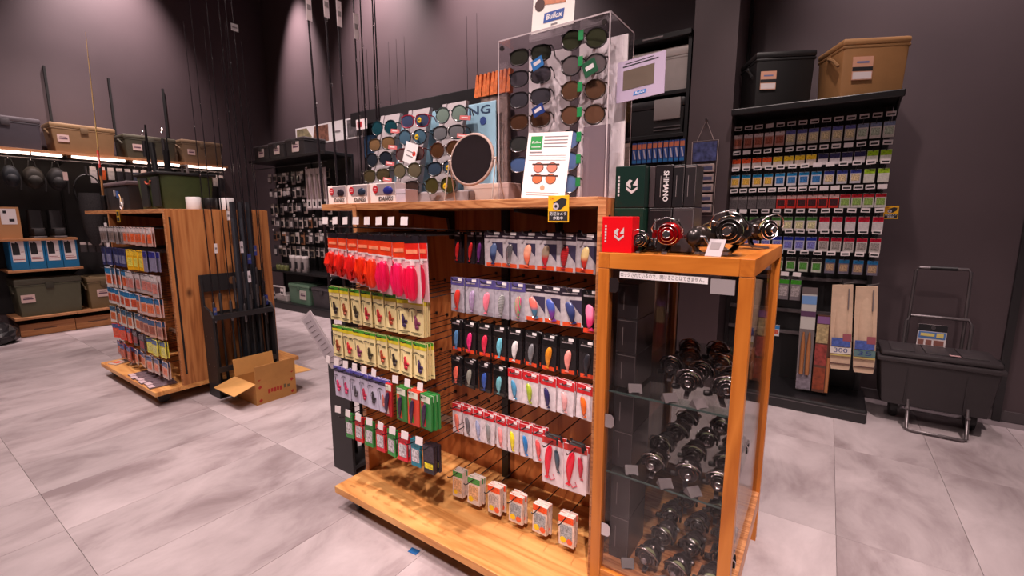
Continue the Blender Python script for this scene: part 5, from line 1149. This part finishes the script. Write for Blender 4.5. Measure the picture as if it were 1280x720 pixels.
# side pop with mirror window
t = thing('lens_sample_card', 'lilac lens sample card with grey window beside the acrylic stand', 'sign', (-.545, 1.53, 1.805), (0, -.02, .04))
build('card', MB().prism([(-.082,-.072),(.076,-.062),(.078,.066),(-.078,.056)], -.003, 0), mat((176,160,184), .4), t)
build('window', MB().prism([(-.06,-.035),(.042,-.028),(.044,.034),(-.058,.026)], -.004, -.003), mat((104,92,82), .12), t)
build('print', MB().prism([(-.06,.037),(.056,.046),(.056,.050),(-.06,.041)], -.0038, -.003).prism([(-.07,.028),(.066,.052+.004),(.066,.0525),(-.07,.031)], -.0036, -.003) if False else MB().prism([(-.06,.037),(.056,.047),(.056,.0505),(-.06,.0405)], -.0038, -.003).prism([(-.052,.046),(.04,.055),(.04,.057),(-.052,.048)], -.0038, -.003), INK, t)
lg = build('logo_plate', MB().prism([(-.024,-.056),(.016,-.052),(.018,-.040),(-.022,-.044)], -.0038, -.003), mat((60,120,190), .4), t)
text(lg, 'Bullox', .011, WHITE, (-.003, -.0042, -.048), (PI/2, -.08, 0), width=.032, italic=.25)
build('arm', MB().box(-.085, -.075, -.002, .03, -.05, -.03), ACRYL, t)

# sunglasses stand with poster
t = thing('sunglasses_stand', 'white stepped sunglasses stand with pale blue poster back', 'display stand', (-1.60, 1.60, 1.4165))
WS = mat((160,150,153), .45)
build('base', MB().rbox(-.34, .36, -.12, .10, 0, .05, .006), WS, t)
for cx_ in (-.22, -.02, .20): build('column', MB().prism([(-.11,.05),(-.07,.05),(.02,.44),(.0,.44)], cx_-.055, cx_+.055, 'x').prism([(-.115,.05),(-.11,.05),(.0,.44),(-.005,.44)], cx_-.08, cx_-.055, 'x'), WS, t)
pb = build('poster_board', MB().rbox(-.35, .37, .06, .068, .05, .438, .003), mat((150,190,210), .45, 0, .25, 0, 5), t)
text(pb, 'DANG', .05, mat((40,60,90), .5), (.22, .0592, .405), width=.24, bold=.001)
build('poster_badge', MB().lathe([(.0001,.0585),(.018,.0585),(.018,.06)], 14, 'y', (.30, 0, .36)), mat((50,70,130), .5), pb)
SC = [[((24,44,50),(30,70,80),'teal'), ((60,50,40),(130,100,70),'bronze'), ((30,30,36),(40,46,56),'black'), ((60,56,40),(80,70,50),'olive'), ((40,36,34),(80,64,50),'brown')],
      [((150,40,60),(70,80,110),'blue'), ((40,40,46),(80,110,130),'steel'), ((90,40,40),(100,80,80),'rose'), ((60,60,46),(110,100,80),'sand'), ((40,34,36),(70,54,50),'plum')],
      [((60,70,70),(130,150,140),'mint'), ((40,40,44),(120,120,124),'grey'), ((80,50,40),(90,60,40),'tortoise'), ((30,32,38),(60,76,96),'navy'), ((50,50,34),(76,72,40),'moss')]]
for ci, cx_ in enumerate((-.21, 0.0, .22)):
    for ri in range(5):
        f, l_, cn = SC[ci][ri]; zz = 1.4165+.375-.076*ri-.01*(ci == 0); yy = 1.60-.012-.105*(.44-(zz-1.4165))/.39*.95-.035
        place(sunglass(f, l_, 'square' if (ci+ri) % 2 else 'round', .168), 'sunglasses', f'{cn} lens sunglasses on the white stepped stand', 'sunglasses', (-1.60+cx_, yy, zz), (0, random.uniform(-.05, .05), .12))
        if (ci, ri) in ((1,0), (1,1), (0,4), (2,3), (2,4), (1,2)):
            g_ = thing('lens_sticker', 'yellow lens sticker on sunglasses of the stepped stand' if (ci, ri) != (1,2) else 'red lens sticker on sunglasses of the stepped stand', 'sticker', (-1.60+cx_+.038, yy-.008, zz-.004), 0, 'lens stickers')
            build('sticker', MB().lathe([(.0001,-.002),(.011,-.002),(.012,0)], 12, 'y'), mat((226,186,30) if (ci, ri) != (1,2) else (220,60,40), .4), g_); build('print', MB().box(-.006, .006, -.0026, -.002, -.002, .002), INK, g_)
        elif ri < 4 and ci != 1:
            g_ = thing('swing_tag', f'salmon swing tag hanging from {cn} lens sunglasses', 'tag', (-1.60+cx_+.085, yy-.004, zz-.025), (0, .15, 0))
            build('tag', MB().box(-.03, .03, -.002, 0, -.009, .009), mat((206,110,110), .5), g_); build('tag_print', MB().box(-.02, .015, -.0026, -.002, -.002, .003), PAPER, g_)
g_ = thing('swing_tag', 'white care tag turned askew on the middle sunglasses column', 'tag', (-1.585, 1.49, 1.64), (0, .35, 0))
build('tag', MB().box(-.04, .04, -.002, 0, -.045, .045), WHITE, g_); build('tag_print', MB().box(-.025, .025, -.0026, -.002, .005, .009).box(-.025, .02, -.0026, -.002, -.015, -.011), GREYINK, g_)
# three white boxed sunglasses
for i, x in enumerate((-1.955, -1.80, -1.625)):
    lens = [(60,50,60), (60,70,90), (60,64,150)][i]; wd = (.14, .145, .165)[i]
    q = thing('boxed_sunglasses', ['white sunglasses box with dark lens, nearest the rods', 'white sunglasses box between two like it', 'white sunglasses box with blue mirror lens'][i], 'box', (x, 1.355, 1.4165), 0)
    hh = .086
    build('box', MB().rbox(-wd/2, wd/2, 0, .06, 0, hh, .0015), mat((240,226,222), .5), q)
    build('window', MB().prism([(-wd*.3,.035),(wd*.49,.035),(wd*.49,hh-.004),(-wd*.22,hh-.004)], -.0012, 0), mat((150,136,140), .2), q)
    build('lens_picture', MB().ell(wd*.22, -.001, .052, wd*.2, .006, .018, 12, 8), mat(lens, .1, .4), q, smooth=60)
    build('round_sticker', MB().lathe([(.0001,-.0025),(.017,-.0025),(.017,-.0012)], 18, 'y', (-wd*.28, 0, .060)), mat((190,30,44), .45), q)
    build('sticker_print', MB().box(-wd*.28-.01, -wd*.28+.01, -.003, -.0025, .055, .058).box(-wd*.28-.008, -wd*.28+.008, -.003, -.0025, .063, .066), mat((240,190,190), .5), q)
    text(q, '/DANGS', .026, INK, (wd*.1, -.0015, .017), width=wd*.62, italic=.2, bold=.0006)
q = thing('grey_carton', 'small pale grey carton beside the boxed sunglasses', 'box', (-1.50, 1.345, 1.4165), 0)
build('carton', MB().rbox(-.03, .03, 0, .07, .0, .055, .0015), mat((206,190,200), .5), q); build('lid_line', MB().box(-.03, .03, -.0006, 0, .036, .0375), GREYINK, q)
# round mirror
t = thing('table_mirror', 'round mirror with pale rim on wire legs on shelf', 'mirror', (-1.17, 1.42, 1.4165), (0, 0, .1))
mr_ = bpy.data.materials.new('mirror_silver'); nt, b = nodes(mr_); b.inputs['Base Color'].default_value = (.8,.78,.8,1); b.inputs['Metallic'].default_value = 1; b.inputs['Roughness'].default_value = .03
RIM = mat((176,148,138), .4)
build('mirror_disc', MB().lathe([(.0001,-.006),(.094,-.006),(.094,.004)], 36, 'y'), mr_, t, (0, 0, .16), (-.14, 0, 0), 40)
build('rim', MB().tube([(.097*math.cos(a), 0, .097*math.sin(a)) for a in [2*PI*k/40 for k in range(40)]], .0065, 8, True), RIM, t, (0, 0, .16), (-.14, 0, 0), 60)
for s in (-1, 1): build('wire_leg', MB().tube([(s*.108,.0,.16),(s*.112,-.035,.003),(s*.098,-.04,.002)], .0028, 5).tube([(s*.108,.0,.16),(s*.118,.05,.003)], .0028, 5), mat((200,180,170), .3, .5), t)
build('pivot', MB().tube([(-.112,0,.16),(-.095,0,.16)], .005, 6).tube([(.095,0,.16),(.112,0,.16)], .005, 6), RIM, t)
q = thing('white_carton', 'long white carton behind the round mirror', 'box', (-1.19, 1.52, 1.4165), 0)
build('carton', MB().rbox(-.11, .125, 0, .09, 0, .075, .002), mat((232,206,194), .55), q); build('lid_line', MB().box(-.11, .125, -.0006, 0, .055, .0565), mat((190,166,156), .6), q)
# orange fringed lure pack hanging by the acrylic stand
t = thing('fringe_lure_pack', 'clear bag of orange fringe lures standing behind the mirror', 'lure pack', (-1.27, 1.69, 1.4165))
build('bag', MB().rbox(-.07, .08, 0, .03, 0, .50, .006), mat((130,110,104), .25, 0, .4, 0, 40), t)
mb = MB()
for k in range(9): mb.prism([(-.1+.022*k,.47),(-.08+.022*k,.47),(-.076+.022*k,.565),(-.086+.022*k,.565)], -.006-.003*(k % 2), .02)
build('orange_fringe', mb, mat((206,110,62), .4, 0, .3, 0, 60), t)
build('silver_strip', MB().box(-.06, -.045, -.003, 0, .04, .33).box(.0, .015, -.003, 0, .04, .33).box(.05, .06, -.003, 0, .04, .33), mat((190,170,160), .2, .5), t)

# blue tape mark on the floor
t = build('tape_mark', MB().box(-.022, .022, -.014, .014, 0, .0008), mat((20,90,150), .6), None, (-1.285, 1.155, .0004), (0, 0, .1)); tag(t, 'small blue tape mark on the floor before the gondola', 'tape')
